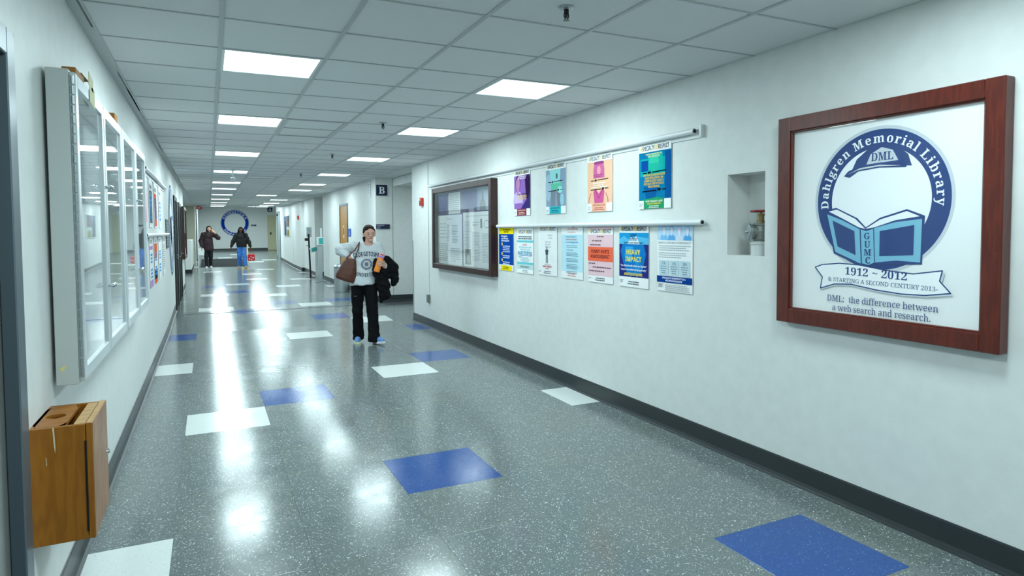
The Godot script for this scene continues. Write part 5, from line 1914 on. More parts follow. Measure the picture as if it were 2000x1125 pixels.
	p.rect(0.9, 0.02, 1.98, 0.4, Color(0.75, 0.78, 0.74))
	p.poly([Vector2(1.0, 0.02), Vector2(1.9, 0.02), Vector2(1.8, 0.25), Vector2(1.2, 0.3)], Color(0.55, 0.52, 0.25))
	p.poly([Vector2(0.9, 0.45), Vector2(1.9, 0.42), Vector2(1.7, 0.75), Vector2(1.1, 0.8)], Color(0.52, 0.42, 0.36))
	p.poly([Vector2(0.1, 0.05), Vector2(0.8, 0.05), Vector2(0.7, 0.6), Vector2(0.2, 0.7)], Color(0.3, 0.33, 0.42))
	part("picture_print", p.st, M.print, pic)
	var al := thing("alarm_strobe", "small red fire alarm on the far wall beyond the picture", "fire alarm", Vector3(3.08, 2.0, -25.1), -PI / 2)
	s = new_st()
	box(s, Vector3(-0.07, 0, 0), Vector3(0.07, 0.15, 0.05), 0.006)
	part("housing", s, M.strobe_red, al)
	s = new_st()
	box(s, Vector3(-0.04, 0.08, 0.05), Vector3(0.04, 0.12, 0.075), 0.008)
	part("lens", s, M.plastic_white, al)
	# end wall
	var em := thing("wall_emblem", "round blue ring emblem reading GEORGETOWN on the end wall", "emblem", Vector3(1.475, 1.31, -42.2))
	s = new_st()
	lathe(s, [[0.0, 0.01], [0.79, 0.01], [0.8, 0.0]], 64, Transform3D(Basis(Vector3.RIGHT, PI / 2), Vector3(0, 0.78, 0)))
	part("disc", s, M.white_paint, em)
	p = Print.new(self, 0.011, 0.002)
	var blue := Color(0.08, 0.22, 0.6)
	p.ring(0, 0.78, 0.775, 0.79, blue)
	p.ring(0, 0.78, 0.585, 0.76, blue)
	p.arc("GEORGETOWN", 0, 0.78, 0.61, 0.125, Color(0.94, 0.96, 0.98), 0.0, "serifb", false, 1.12)
	p.arc("School of Medicine", 0, 0.78, 0.735, 0.11, Color(0.94, 0.96, 0.98), PI, "serifb", true, 1.0)
	part("emblem_print", p.st, M.print, em)
	b = sign_plate("letter_sign", "navy square sign with white letter A on the end wall", "sign", Vector3(3.33, 2.78, -42.2), 0.0, 0.29, 0.27, M.navy)
	p = Print.new(self, 0.0125, 0.002)
	p.text("A", 0.145, 0.05, 0.17, Color(0.93, 0.95, 0.97), "serifb", 0)
	letters(b, p)
	b = sign_plate("room_plaque", "small dark plaque on the end wall right of the round emblem", "sign", Vector3(2.37, 1.9, -42.2), 0.0, 0.31, 0.1, M.navy)
	p = Print.new(self, 0.0125, 0.002)
	p.small(0.03, 0.28, 0.07, 2, 0.03, 0.014, Color(0.6, 0.65, 0.75), 3)
	letters(b, p)
	var ex := thing("exit_sign", "red exit sign hanging from the ceiling near the end of the hall", "exit sign", Vector3(-0.34, HC - 0.145, -30.1))
	s = new_st()
	box(s, Vector3(-0.12, 0.0, -0.03), Vector3(0.12, 0.125, 0.03), 0.006)
	part("housing", s, M.exit, ex)
	s = new_st()
	box(s, Vector3(-0.03, 0.125, -0.015), Vector3(0.03, 0.145, 0.015), 0.002)
	part("bracket", s, M.plastic_white, ex)
	p = Print.new(self, 0.031, 0.001)
	p.text("EXIT", 0.0, 0.03, 0.065, Color(0.97, 0.85, 0.82), "sansb", 0)
	part("lettering", p.st, M.print, ex)
	# mat and wet floor sign, lying and standing on the slope
	var mt := thing("floor_mat", "dark grey entrance mat on the sloping floor", "mat", Vector3(0.56, floor_h(-31.2) + 0.001, -31.2))
	var sl := atan2(floor_h(-34.0) - floor_h(-28.5), 5.5)
	s = new_st()
	box(s, Vector3(-0.88, 0, -2.7), Vector3(0.88, 0.008, 2.7), 0.003, Transform3D(Basis(Vector3.RIGHT, sl), Vector3.ZERO))
	part("pile", s, M.mat_floor, mt)
	s = new_st()
	for k: float in [-1.0, 1.0]:
		box(s, Vector3(k * 0.9 - 0.025, 0, -2.75), Vector3(k * 0.9 + 0.025, 0.006, 2.75), 0.002, Transform3D(Basis(Vector3.RIGHT, sl), Vector3.ZERO))
	part("rubber_edge", s, M.black, mt)
	var ws := thing("wet_floor_sign", "yellow folding wet floor sign standing before the end wall", "floor sign", Vector3(1.66, floor_h(-35.0), -35.0))
	for k: float in [-1.0, 1.0]:
		s = new_st()
		box(s, Vector3(-0.14, 0, -0.008), Vector3(0.14, 0.63, 0.008), 0.004, Transform3D(Basis(Vector3.RIGHT, -k * 0.2), Vector3(0, 0.008, k * 0.13)))
		part("panel", s, M.sign_yellow, ws)
	s = new_st()
	tube(s, [Vector3(-0.1, 0.625, 0), Vector3(0.1, 0.625, 0)], [0.012, 0.012], 8)
	part("hinge", s, M.black, ws)

# ------------------------------------------------------------------ people
func skin_mat(c: Color) -> StandardMaterial3D:
	var m := mat(c, 0.5, 0.0, 0.4)
	m.subsurf_scatter_enabled = true
	m.subsurf_scatter_strength = 0.04
	return m

# head in its own frame: centre of the skull at the origin, facing +z, about 0.22 high
func head_shapes() -> Array:
	var s := [
		[Vector3(0, 0.03, -0.015), Vector3(0, 0.025, -0.01), 0.079, 0.079],
		[Vector3(0, 0.032, 0.03), Vector3(0, 0.0, 0.026), 0.059, 0.055],
		[Vector3(0, -0.03, 0.028), Vector3(0, -0.076, 0.046), 0.046, 0.024],
		[Vector3(-0.037, -0.014, 0.045), Vector3(-0.024, -0.055, 0.044), 0.022, 0.015],
		[Vector3(0.037, -0.014, 0.045), Vector3(0.024, -0.055, 0.044), 0.022, 0.015],
		[Vector3(-0.032, 0.02, 0.072), Vector3(0.032, 0.02, 0.072), 0.011, 0.011],
		[Vector3(0, 0.012, 0.081), Vector3(0, -0.02, 0.096), 0.0065, 0.0085],
		[Vector3(-0.01, -0.023, 0.086), Vector3(0.01, -0.023, 0.086), 0.0065, 0.0065],
		[Vector3(-0.018, -0.049, 0.073), Vector3(0.018, -0.049, 0.073), 0.006, 0.006],
		[Vector3(0, -0.083, 0.058), Vector3(0, -0.085, 0.056), 0.015, 0.015],
		[Vector3(-0.079, 0.005, -0.008), Vector3(-0.076, -0.03, -0.002), 0.015, 0.009, 0.7],
		[Vector3(0.079, 0.005, -0.008), Vector3(0.076, -0.03, -0.002), 0.015, 0.009, 0.7],
		[Vector3(0, -0.05, -0.02), Vector3(0, -0.13, -0.03), 0.05, 0.05],
	]
	return s

func head_carve() -> Array:
	return [[Vector3(-0.034, 0.0, 0.098), Vector3(-0.028, 0.0, 0.098), 0.0135, 0.0135], [Vector3(0.028, 0.0, 0.098), Vector3(0.034, 0.0, 0.098), 0.0135, 0.0135]]

func face_parts(parent: Node3D, xf: Transform3D, eye: Color, lip: Color, brow: Color, skin: Material) -> void:
	var wm := mat(Color(0.78, 0.76, 0.74), 0.25)
	var im := mat(eye, 0.15)
	var bm := mat(brow, 0.8)
	for s: float in [-1.0, 1.0]:
		var c := Vector3(s * 0.031, 0.0, 0.0745)
		var ew := new_st()
		lathe(ew, [[0.0, 0.0115], [0.006, 0.0098], [0.010, 0.0058], [0.0115, 0.0]], 14, xf * Transform3D(Basis(Vector3.RIGHT, PI / 2), c))
		var e := part("eye", ew, wm, parent)
		var ir := new_st()
		lathe(ir, [[0.0, 0.0126], [0.0035, 0.0121], [0.0055, 0.0105]], 12, xf * Transform3D(Basis(Vector3.RIGHT, PI / 2 + 0.06), c))
		part("iris", ir, im, e)
		var lid := new_st()
		tube(lid, [xf * (c + Vector3(-0.0135, 0.0015, 0.0045)), xf * (c + Vector3(-0.006, 0.0065, 0.0105)), xf * (c + Vector3(0.006, 0.0065, 0.0105)), xf * (c + Vector3(0.0135, 0.0015, 0.0045))], [0.0025, 0.0042, 0.0042, 0.0025], 8)
		tube(lid, [xf * (c + Vector3(-0.0135, -0.001, 0.0045)), xf * (c + Vector3(-0.005, -0.0068, 0.009)), xf * (c + Vector3(0.005, -0.0068, 0.009)), xf * (c + Vector3(0.0135, -0.001, 0.0045))], [0.0014, 0.0016, 0.0016, 0.0014], 8)
		part("eyelid", lid, skin, e)
		var la := new_st()
		tube(la, [xf * (c + Vector3(-0.0135, 0.0015, 0.007)), xf * (c + Vector3(-0.005, 0.0045, 0.0142)), xf * (c + Vector3(0.005, 0.0045, 0.0142)), xf * (c + Vector3(0.0135, 0.0015, 0.007))], [0.001, 0.0013, 0.0013, 0.001], 6)
		part("lashes", la, bm, e)
		var br := new_st()
		tube(br, [xf * Vector3(s * 0.013, 0.0205, 0.0885), xf * Vector3(s * 0.03, 0.0265, 0.0875), xf * Vector3(s * 0.05, 0.020, 0.0745)], [0.0028, 0.0034, 0.0022], 6)
		part("brow", br, bm, parent)
	var lp := new_st()
	tube(lp, [xf * Vector3(-0.021, -0.050, 0.074), xf * Vector3(-0.008, -0.0465, 0.0806), xf * Vector3(0, -0.0475, 0.081), xf * Vector3(0.008, -0.0465, 0.0806), xf * Vector3(0.021, -0.050, 0.074)], [0.0012, 0.0026, 0.0022, 0.0026, 0.0012], 8)
	tube(lp, [xf * Vector3(-0.018, -0.0515, 0.075), xf * Vector3(0, -0.0545, 0.0802), xf * Vector3(0.018, -0.0515, 0.075)], [0.0012, 0.0032, 0.0012], 8)
	part("lips", lp, mat(lip, 0.45), parent)

# five-fingered hand: wrist at w, pointing along d, palm facing n; curl bends the fingers towards n
func hand_shapes(w: Vector3, d: Vector3, n: Vector3, thumb_side: float, curl: float) -> Array:
	d = d.normalized()
	n = (n - d * n.dot(d)).normalized()
	var s := d.cross(n).normalized() * thumb_side   # towards the thumb
	var out := []
	out.append([w, w + d * 0.03, 0.024, 0.022, 1.0])
	for k: float in [-1.0, -0.33, 0.33, 1.0]:
		out.append([w + d * 0.02 + s * k * 0.016, w + d * 0.082 + s * k * 0.027, 0.015, 0.0115])
	var lens := [0.062, 0.074, 0.08, 0.072]
	for i in 4:
		var k: float = [-1.0, -0.33, 0.33, 1.0][i]
		var p: Vector3 = w + d * 0.082 + s * k * 0.027
		var a := curl * 0.5
		var f: Vector3 = d
		for j in 3:
			f = d * cos(a) + n * sin(a)
			var q: Vector3 = p + f * lens[i] * [0.45, 0.31, 0.24][j]
			out.append([p, q, 0.0092 - j * 0.0008, 0.0086 - j * 0.0008])
			p = q
			a += curl
	var tp := w + d * 0.022 + s * 0.026
	var t1 := tp + (d * 0.6 + s * 0.75 + n * 0.3).normalized() * 0.038
	var t2 := t1 + (d * 0.8 + s * 0.35 + n * 0.5).normalized() * 0.03
	var t3 := t2 + (d * 0.9 + s * 0.05 + n * 0.5).normalized() * 0.024
	out.append([tp, t1, 0.014, 0.0115])
	out.append([t1, t2, 0.011, 0.0098])
	out.append([t2, t3, 0.0096, 0.0082])
	return out

func shoe(parent: Node3D, heel: Vector3, dir: Vector3, upper: Material, sole: Material, ln := 0.25, pitch := 0.0) -> void:
	dir.y = 0
	dir = dir.normalized()
	var bx := Basis(Vector3.UP.cross(dir), Vector3.UP, dir) * Basis(Vector3.RIGHT, -pitch)
	var xf := Transform3D(bx, heel)
	var so := new_st()
	# sole outline, extruded
	var o := []
	for k in 24:
		var a := TAU * k / 24.0
		var zz := 0.5 + 0.5 * cos(a)
		var w := (0.034 + 0.014 * smoothstep(0.2, 0.75, zz)) * sin(a)
		o.append(Vector3(w, 0, zz * ln))
	for k in 24:
		var a: Vector3 = o[k]
		var b: Vector3 = o[(k + 1) % 24]
		var up := Vector3.UP * 0.028
		var rk := Vector3.UP * 0.0
		var nn := bx * Vector3(a.x + b.x, 0, a.z + b.z - ln).normalized()
		quad(so, xf * (a + rk), xf * (b + rk), xf * (b + up), xf * (a + up), nn)
		tri(so, xf * Vector3(0, 0.028, ln / 2), xf * (a + up), xf * (b + up), bx * Vector3.UP)
		tri(so, xf * Vector3(0, 0, ln / 2), xf * a, xf * b, bx * Vector3.DOWN)
	var sh := blob_mesh([[xf * Vector3(0, 0.055, 0.035), xf * Vector3(0, 0.09, 0.04), 0.033, 0.036], [xf * Vector3(0, 0.05, 0.04), xf * Vector3(0, 0.048, ln * 0.55), 0.034, 0.036], [xf * Vector3(0.0, 0.046, ln * 0.55), xf * Vector3(0, 0.036, ln - 0.045), 0.036, 0.03], [xf * Vector3(0, 0.09, 0.05), xf * Vector3(0, 0.055, ln * 0.6), 0.026, 0.024]], 0.007, 0.02)
	var holder := obj("shoe", sh, upper, parent)
	part("sole", so, sole, holder)

func person_node(label: String, at: Vector3, turn: float) -> Node3D:
	return thing("person", label, "person", at, turn)

func build_people() -> void:
	walking_woman()
	far_woman_coat()
	far_woman_jeans()

func walking_woman() -> void:
	var t := person_node("person in grey university sweatshirt and black trousers walking, brown tote on arm", Vector3(2.0, 0.0, -8.86), -0.222)
	var skin := skin_mat(Color(0.80, 0.62, 0.54))
	# joints
	var pel := Vector3(-0.065, 0.87, -0.01)
	var chest := Vector3(-0.035, 1.22, -0.02)
	var neck := Vector3(0.0, 1.385, -0.015)
	var shl := Vector3(-0.185, 1.345, -0.03)
	var shr := Vector3(0.125, 1.335, -0.02)
	var ell := Vector3(-0.375, 1.30, -0.20)
	var wrl := Vector3(-0.262, 1.205, 0.02)
	var elr := Vector3(0.205, 1.085, -0.03)
	var wrr := Vector3(0.205, 1.075, 0.185)
	var hpl := Vector3(-0.15, 0.85, -0.01)
	var hpr := Vector3(0.02, 0.85, 0.01)
	var knl := Vector3(-0.158, 0.47, -0.02)
	var knr := Vector3(0.045, 0.47, 0.08)
	var anl := Vector3(-0.153, 0.09, -0.12)
	var anr := Vector3(0.06, 0.09, 0.10)
	# body under the clothes: one surface
	var body := new_st()
	var trunk := [[pel, chest, 0.12, 0.115, 0.75], [chest, neck - Vector3(0, 0.06, 0), 0.115, 0.07, 0.75], [neck - Vector3(0, 0.07, 0), neck + Vector3(0.012, 0.06, 0.01), 0.05, 0.047], [shl, shr, 0.045, 0.045], [shl, ell, 0.042, 0.036], [ell, wrl, 0.036, 0.024], [shr, elr, 0.042, 0.036], [elr, wrr, 0.036, 0.024], [hpl, knl, 0.078, 0.052], [hpr, knr, 0.078, 0.052], [knl, anl, 0.052, 0.032], [knr, anr, 0.052, 0.032]]
	blob_add(body, blob(trunk, 0.013, 0.03))
	var hx := Transform3D(Basis(Vector3.UP, 0.22) * Basis(Vector3.RIGHT, 0.06) * Basis(Vector3.BACK, 0.05), Vector3(0.018, 1.518, 0.015))
	blob_add(body, blob(head_shapes(), 0.0042, 0.018, head_carve()), hx)
	# hand on the bottle: bottle axis
	var bt := Vector3(0.188, 1.255, 0.225)
	var bb := Vector3(0.103, 1.005, 0.235)
	var ax := (bt - bb).normalized()
	var e1 := Vector3(1, 0, 0)
	e1 = (e1 - ax * e1.dot(ax)).normalized()        # to the viewer's right
	var e2 := e1.cross(ax).normalized()             # towards the viewer
	if e2.z < 0:
		e2 = -e2
	var hand := []
	var r := 0.047
	for i in 4:
		var c: Vector3 = bb + ax * (0.165 - i * 0.0205)
		var a0 := deg_to_rad([-8.0, -12.0, -12.0, -6.0][i])
		var stepa := deg_to_rad([40.0, 44.0, 42.0, 34.0][i])
		var prev: Vector3 = c + (e1 * cos(a0) + e2 * sin(a0)) * (r + 0.006)
		for j in 3:
			var a1: float = a0 + stepa * (j + 1)
			var nx: Vector3 = c - ax * 0.003 * (j + 1) + (e1 * cos(a1) + e2 * sin(a1)) * (r + 0.001)
			hand.append([prev, nx, 0.0098 - j * 0.0008, 0.0092 - j * 0.0008])
			prev = nx
	for i in 4:
		var kn: Vector3 = bb + ax * (0.165 - i * 0.0205) + (e1 * 0.99 - e2 * 0.14) * (r + 0.006)
		hand.append([kn, wrr + Vector3(0.012, 0.02, 0.0) + ax * (0.012 - i * 0.008), 0.0115, 0.017])
	hand.append([wrr, wrr + Vector3(0.005, 0.03, 0.005), 0.025, 0.022])
	var tb: Vector3 = bb + ax * 0.15
	hand.append([wrr + Vector3(0, 0.03, -0.005), tb + (e1 * 0.55 - e2 * 0.85) * (r + 0.008), 0.016, 0.0125])
	hand.append([tb + (e1 * 0.55 - e2 * 0.85) * (r + 0.008), tb + ax * 0.02 + (-e1 * 0.35 - e2 * 0.95) * (r + 0.007), 0.012, 0.0105])
	hand.append([tb + ax * 0.02 + (-e1 * 0.35 - e2 * 0.95) * (r + 0.007), tb + ax * 0.03 + (-e1 * 0.85 - e2 * 0.5) * (r + 0.006), 0.0105, 0.009])
	blob_add(body, blob(hand, 0.0035, 0.006))
	# hand reaching into the bag
	blob_add(body, blob(hand_shapes(wrl, Vector3(0.05, -0.09, 0.03), Vector3(0.4, 0.1, -0.8), -1.0, 0.35), 0.0038, 0.006))
	part("body", body, skin, t)
	face_parts(t, hx, Color(0.2, 0.16, 0.12), Color(0.66, 0.36, 0.36), Color(0.2, 0.14, 0.11), skin)
	# hair pulled back, low tail
	var hs := [[Vector3(0, 0.048, -0.03), Vector3(0, 0.035, -0.02), 0.081, 0.081], [Vector3(-0.03, 0.075, 0.032), Vector3(0.03, 0.075, 0.032), 0.034, 0.034], [Vector3(-0.066, 0.045, 0.01), Vector3(-0.072, 0.012, -0.018), 0.018, 0.014], [Vector3(0.066, 0.045, 0.01), Vector3(0.072, 0.012, -0.018), 0.018, 0.014], [Vector3(0, 0.0, -0.09), Vector3(-0.05, -0.06, -0.085), 0.034, 0.026], [Vector3(-0.05, -0.06, -0.085), Vector3(-0.062, -0.12, -0.06), 0.024, 0.012]]
	var hairst := new_st()
	blob_add(hairst, blob(hs, 0.005, 0.018, [[Vector3(0, -0.035, 0.06), Vector3(0, 0.005, 0.078), 0.07, 0.05]], 0.003, 3), hx)
	part("hair", hairst, mat(Color(0.17, 0.12, 0.095), 0.75, 0.0, 0.25), t)
	# sweatshirt
	var heather := mat(Color(0.84, 0.86, 0.87), 0.95, 0.0, 0.2)
	heather.albedo_texture = noise_tex(0.2, 71, Color(0.86, 0.87, 0.88), Color(1, 1, 1), 256, 3)
	heather.uv1_triplanar = true
	heather.uv1_scale = Vector3(6, 6, 6)
	var sw := [[Vector3(-0.07, 0.85, 0.01), Vector3(-0.05, 1.08, -0.01), 0.184, 0.166, 0.78], [Vector3(-0.05, 1.08, -0.01), chest + Vector3(0, 0.03, 0), 0.165, 0.155, 0.74], [chest + Vector3(0, 0.03, 0), neck - Vector3(0, 0.055, 0), 0.15, 0.085, 0.76], [shl + Vector3(0.02, 0.0, 0), shr - Vector3(0.02, 0, 0), 0.062, 0.062], [shl, ell, 0.074, 0.078], [ell, ell.lerp(wrl, 0.62), 0.078, 0.052], [ell.lerp(wrl, 0.62), ell.lerp(wrl, 0.78), 0.052, 0.042], [shr, elr, 0.074, 0.072], [elr, elr.lerp(wrr, 0.75), 0.07, 0.045]]
	var sg := blob(sw, 0.0105, 0.035, [[neck + Vector3(0.005, 0.02, 0.035), neck + Vector3(0.006, 0.1, 0.05), 0.062, 0.075], [Vector3(-0.3, -7.175, 0.6), Vector3(0.2, -7.165, 0.6), 8.0, 8.0]], 0.011, 5)
	var sst := new_st()
	blob_add(sst, sg)
	var shirt := part("sweatshirt", sst, heather, t)
	var cst := new_st()
	var collar := []
	var cr := []
	for k in 25:
		var a := TAU * k / 24
		collar.append(neck + Vector3(0.006 + cos(a) * 0.068, -0.022 - 0.028 * sin(a) + 0.004, 0.006 + sin(a) * 0.062))
		cr.append(0.010)
	tube(cst, collar, cr, 8)
	part("collar", cst, heather, shirt)
	var inn := new_st()
	tube(inn, [neck + Vector3(0.062, 0.004, -0.01), neck + Vector3(0.058, -0.012, 0.03), neck + Vector3(0.04, -0.03, 0.052)], [0.009, 0.01, 0.006], 8)
	part("undershirt_edge", inn, M.black, shirt)
	# printed letters wrapped on the chest
	var pr := Print.new(self, 0.0, 0.0)
	var ink := Color(0.2, 0.24, 0.32)
	pr.xs = 0.56
	pr.arc("GEORGETOWN", -0.025, 0.66, 0.555, 0.062, ink, 0.0, "sansb", false, 0.59)
	pr.ring(-0.025, 1.105, 0.066, 0.073, ink, 40)
	pr.ring(-0.025, 1.105, 0.048, 0.052, ink, 40)
	pr.ell(-0.025, 1.105, 0.026, 0.03, Color(0.42, 0.46, 0.53), 20)
	for k in 20:
		var a := TAU * k / 20.0
		pr.line([Vector2(-0.025 + sin(a) * 0.055, 1.105 + cos(a) * 0.055), Vector2(-0.025 + sin(a) * 0.063, 1.105 + cos(a) * 0.063)], 0.007, ink)
	pr.arc("UNIVERSITY", -0.035, 1.47, 0.535, 0.05, ink, PI, "sansb", true, 0.66)
	var flat := pr.st.commit_to_arrays()
	var vv: PackedVector3Array = flat[Mesh.ARRAY_VERTEX]
	var cc: PackedColorArray = flat[Mesh.ARRAY_COLOR]
	var ps := new_st()
	for i in range(0, vv.size(), 3):
		# split each triangle so the print follows the cloth
		wrap_tri(ps, sg, vv[i], vv[i + 1], vv[i + 2], cc[i], 0)
	part("chest_print", ps, M.print, shirt)
	var nk := new_st()
	tube(nk, [neck + Vector3(-0.05, -0.01, 0.045), neck + Vector3(-0.02, -0.075, 0.085), neck + Vector3(0.008, -0.1, 0.095), neck + Vector3(0.03, -0.075, 0.085), neck + Vector3(0.055, -0.01, 0.04)], [0.0016, 0.0016, 0.003, 0.0016, 0.0016], 6)
	part("necklace", nk, M.brass, t)
	# trousers
	var black := mat(Color(0.06, 0.062, 0.075), 0.85, 0.0, 0.25)
	var tr := [[Vector3(-0.065, 0.91, 0.0), Vector3(-0.065, 0.86, 0.0), 0.14, 0.155, 0.72], [hpl + Vector3(0.0, -0.02, 0), knl, 0.098, 0.074], [hpr + Vector3(0.0, -0.02, 0), knr, 0.098, 0.076], [knl, anl + Vector3(0, -0.02, 0.01), 0.072, 0.074], [knr, anr + Vector3(0, -0.015, 0.01), 0.074, 0.078], [anl + Vector3(0, 0.03, 0.01), anl + Vector3(0, -0.03, 0.02), 0.07, 0.078], [anr + Vector3(0, 0.03, 0.01), anr + Vector3(0.005, -0.03, 0.02), 0.074, 0.084]]
	part("trousers", blob_st(tr, 0.012, 0.02, [[Vector3(-0.4, -7.965, 0.0), Vector3(0.3, -7.965, 0.0), 8.0, 8.0]], 0.009, 9), black, t)
	var tag_ := new_st()
	box(tag_, Vector3(-0.195, 0.665, 0.088), Vector3(-0.165, 0.671, 0.094), 0.001)
	part("pocket_tag", tag_, M.steel, t)
	# shoes
	var blue := mat(Color(0.38, 0.55, 0.78), 0.6)
	shoe(t, Vector3(-0.155, 0.0, -0.17), Vector3(-0.05, 0, 1.0), blue, mat(Color(0.82, 0.86, 0.72), 0.6), 0.25)
	shoe(t, Vector3(0.045, 0.0, 0.06), Vector3(0.62, 0, 0.8), blue, mat(Color(0.85, 0.87, 0.9), 0.6), 0.26, 0.12)
	carried_things()

func blob_st(shapes: Array, cell: float, k: float, carve: Array, wr: float, sd: int) -> SurfaceTool:
	var st := new_st()
	blob_add(st, blob(shapes, cell, k, carve, wr, sd))
	return st

func wrap_tri(st: SurfaceTool, g: Dictionary, a: Vector3, b: Vector3, c: Vector3, col: Color, depth: int) -> void:
	var m := maxf(a.distance_to(b), maxf(b.distance_to(c), c.distance_to(a)))
	if m > 0.014 and depth < 4:
		if a.distance_to(b) >= m - 1e-6:
			var d := (a + b) * 0.5
			wrap_tri(st, g, a, d, c, col, depth + 1)
			wrap_tri(st, g, d, b, c, col, depth + 1)
		elif b.distance_to(c) >= m - 1e-6:
			var d := (b + c) * 0.5
			wrap_tri(st, g, a, b, d, col, depth + 1)
			wrap_tri(st, g, a, d, c, col, depth + 1)
		else:
			var d := (a + c) * 0.5
			wrap_tri(st, g, a, b, d, col, depth + 1)
			wrap_tri(st, g, d, b, c, col, depth + 1)
		return
	var q := []
	for p: Vector3 in [a, b, c]:
		q.append(Vector3(p.x, p.y, front_z(g, p.x, p.y) + 0.003))
	var n: Vector3 = (q[1] - q[0]).cross(q[2] - q[0])
	if n.z < 0:
		n = -n
	n = (n.normalized() + Vector3(0, 0, 0.5)).normalized()
	if (q[1] - q[0]).cross(q[2] - q[0]).dot(n) > 0.0:
		q = [q[0], q[2], q[1]]
	for v: Vector3 in q:
		st.set_normal(n)
		st.set_color(col)
		st.add_vertex(v)

func carried_things() -> void:
	var at := Vector3(2.0, 0.0, -8.86)
	var turn := -0.222
	# tote bag: soft lofted leather
	var bag := thing("tote_bag", "brown leather tote bag hanging from the walking person's arm", "bag", at, turn)
	var rings := [[-0.235, 1.185, 0.06, 0.035, -0.15], [-0.245, 1.15, 0.085, 0.05, -0.15], [-0.265, 1.07, 0.112, 0.065, -0.18], [-0.29, 0.98, 0.135, 0.075, -0.22], [-0.308, 0.915, 0.138, 0.075, -0.3], [-0.31, 0.885, 0.125, 0.065, -0.32], [-0.31, 0.875, 0.06, 0.03, -0.32]]
	var st := new_st()
	var seg := 44
	var prev := []
	for q in rings:
		var ring := []
		for k in seg:
			var a := TAU * k / seg
			var ca := cos(a)
			var sa := sin(a)
			var f := 1.0 + 0.04 * sin(a * 5.0 + q[1] * 14.0)
			var px: float = signf(ca) * pow(absf(ca), 0.8) * q[2] * f
			ring.append(Vector3(q[0] + px * cos(q[4]), q[1] + px * sin(q[4]), 0.085 + signf(sa) * pow(absf(sa), 0.8) * q[3] * f))
		if prev.size():
			for k in seg:
				var k2 := (k + 1) % seg
				var ns := []
				for kk: int in [k, k2]:
					var g: Vector3 = (prev[(kk + 1) % seg] - prev[posmod(kk - 1, seg)]).cross(ring[kk] - prev[kk]).normalized()
					if g.dot(prev[kk] - Vector3(q[0], prev[kk].y, 0.085)) < 0:
						g = -g
					ns.append(g)
				smooth_tri(st, [prev[k], prev[k2], ring[k2]], [ns[0], ns[1], ns[1]])
				smooth_tri(st, [prev[k], ring[k2], ring[k]], [ns[0], ns[1], ns[0]])
		prev = ring
	for k in seg:
		tri(st, Vector3(-0.31, 0.875, 0.085), prev[k], prev[(k + 1) % seg], Vector3.DOWN)
	var leather := mat(Color(0.36, 0.18, 0.11), 0.55)
	leather.albedo_texture = noise_tex(0.03, 81, Color(0.8, 0.8, 0.8), Color(1, 1, 1), 256, 4)
	leather.uv1_triplanar = true
	leather.uv1_scale = Vector3(4, 4, 4)
	part("bag_body", st, leather, bag)
	for q in [[Vector3(-0.115, 1.41, 0.055), Vector3(-0.135, 1.3, 0.1), Vector3(-0.17, 1.2, 0.11), Vector3(-0.178, 1.165, 0.105)], [Vector3(-0.118, 1.40, 0.06), Vector3(-0.18, 1.3, 0.115), Vector3(-0.265, 1.22, 0.125), Vector3(-0.29, 1.19, 0.115)]]:
		var ss := new_st()
		tube(ss, q, [0.008, 0.008, 0.008, 0.008], 8)
		part("strap", ss, leather, bag)
	# bottle
	var bt := Vector3(0.188, 1.255, 0.225)
	var bb := Vector3(0.103, 1.005, 0.235)
	var ax := (bt - bb).normalized()
	var L := bb.distance_to(bt)
	var bottle := thing("water_bottle", "orange water bottle with lilac band and pink lid in the person's hand", "bottle", at, turn)
	var xf := Transform3D(Basis(Quaternion(Vector3.UP, ax)), bb)
	var b1 := new_st()
	lathe(b1, [[0.0, 0.0], [0.037, 0.0], [0.0405, 0.005], [0.0405, L * 0.74], [0.038, L * 0.77], [0.0, L * 0.77]], 24, xf)
	part("bottle_body", b1, mat(Color(0.93, 0.53, 0.16), 0.4), bottle)
	var b2 := new_st()
	lathe(b2, [[0.038, L * 0.76], [0.0415, L * 0.775], [0.0415, L * 0.84], [0.038, L * 0.85]], 24, xf)
	part("band", b2, mat(Color(0.5, 0.47, 0.85), 0.4), bottle)
	var b3 := new_st()
	lathe(b3, [[0.04, L * 0.845], [0.04, L * 0.95], [0.034, L * 0.99], [0.0, L]], 24, xf)
	part("lid", b3, mat(Color(0.93, 0.63, 0.62), 0.4), bottle)
	var b4 := new_st()
	box(b4, Vector3(-0.022, L * 0.9, 0.03), Vector3(0.022, L * 0.94, 0.046), 0.004, xf)
	part("spout", b4, mat(Color(0.35, 0.08, 0.14), 0.4), bottle)
	# dark coat over the forearm
	var coat := thing("folded_coat", "black coat draped over the walking person's forearm", "coat", at, turn)
	var cs := [[Vector3(0.115, 1.13, 0.11), Vector3(0.25, 1.15, 0.05), 0.055, 0.06], [Vector3(0.25, 1.15, 0.05), Vector3(0.345, 1.04, 0.03), 0.06, 0.07], [Vector3(0.345, 1.04, 0.03), Vector3(0.352, 0.88, 0.03), 0.068, 0.05], [Vector3(0.355, 0.9, 0.03), Vector3(0.335, 0.82, 0.03), 0.05, 0.035], [Vector3(0.13, 1.12, 0.11), Vector3(0.15, 0.98, 0.1), 0.075, 0.085], [Vector3(0.15, 0.98, 0.1), Vector3(0.2, 0.8, 0.09), 0.09, 0.085], [Vector3(0.2, 0.8, 0.09), Vector3(0.235, 0.66, 0.07), 0.08, 0.062], [Vector3(0.19, 0.74, 0.09), Vector3(0.175, 0.6, 0.08), 0.055, 0.035], [Vector3(0.22, 1.08, 0.07), Vector3(0.3, 0.96, 0.05), 0.07, 0.065]]
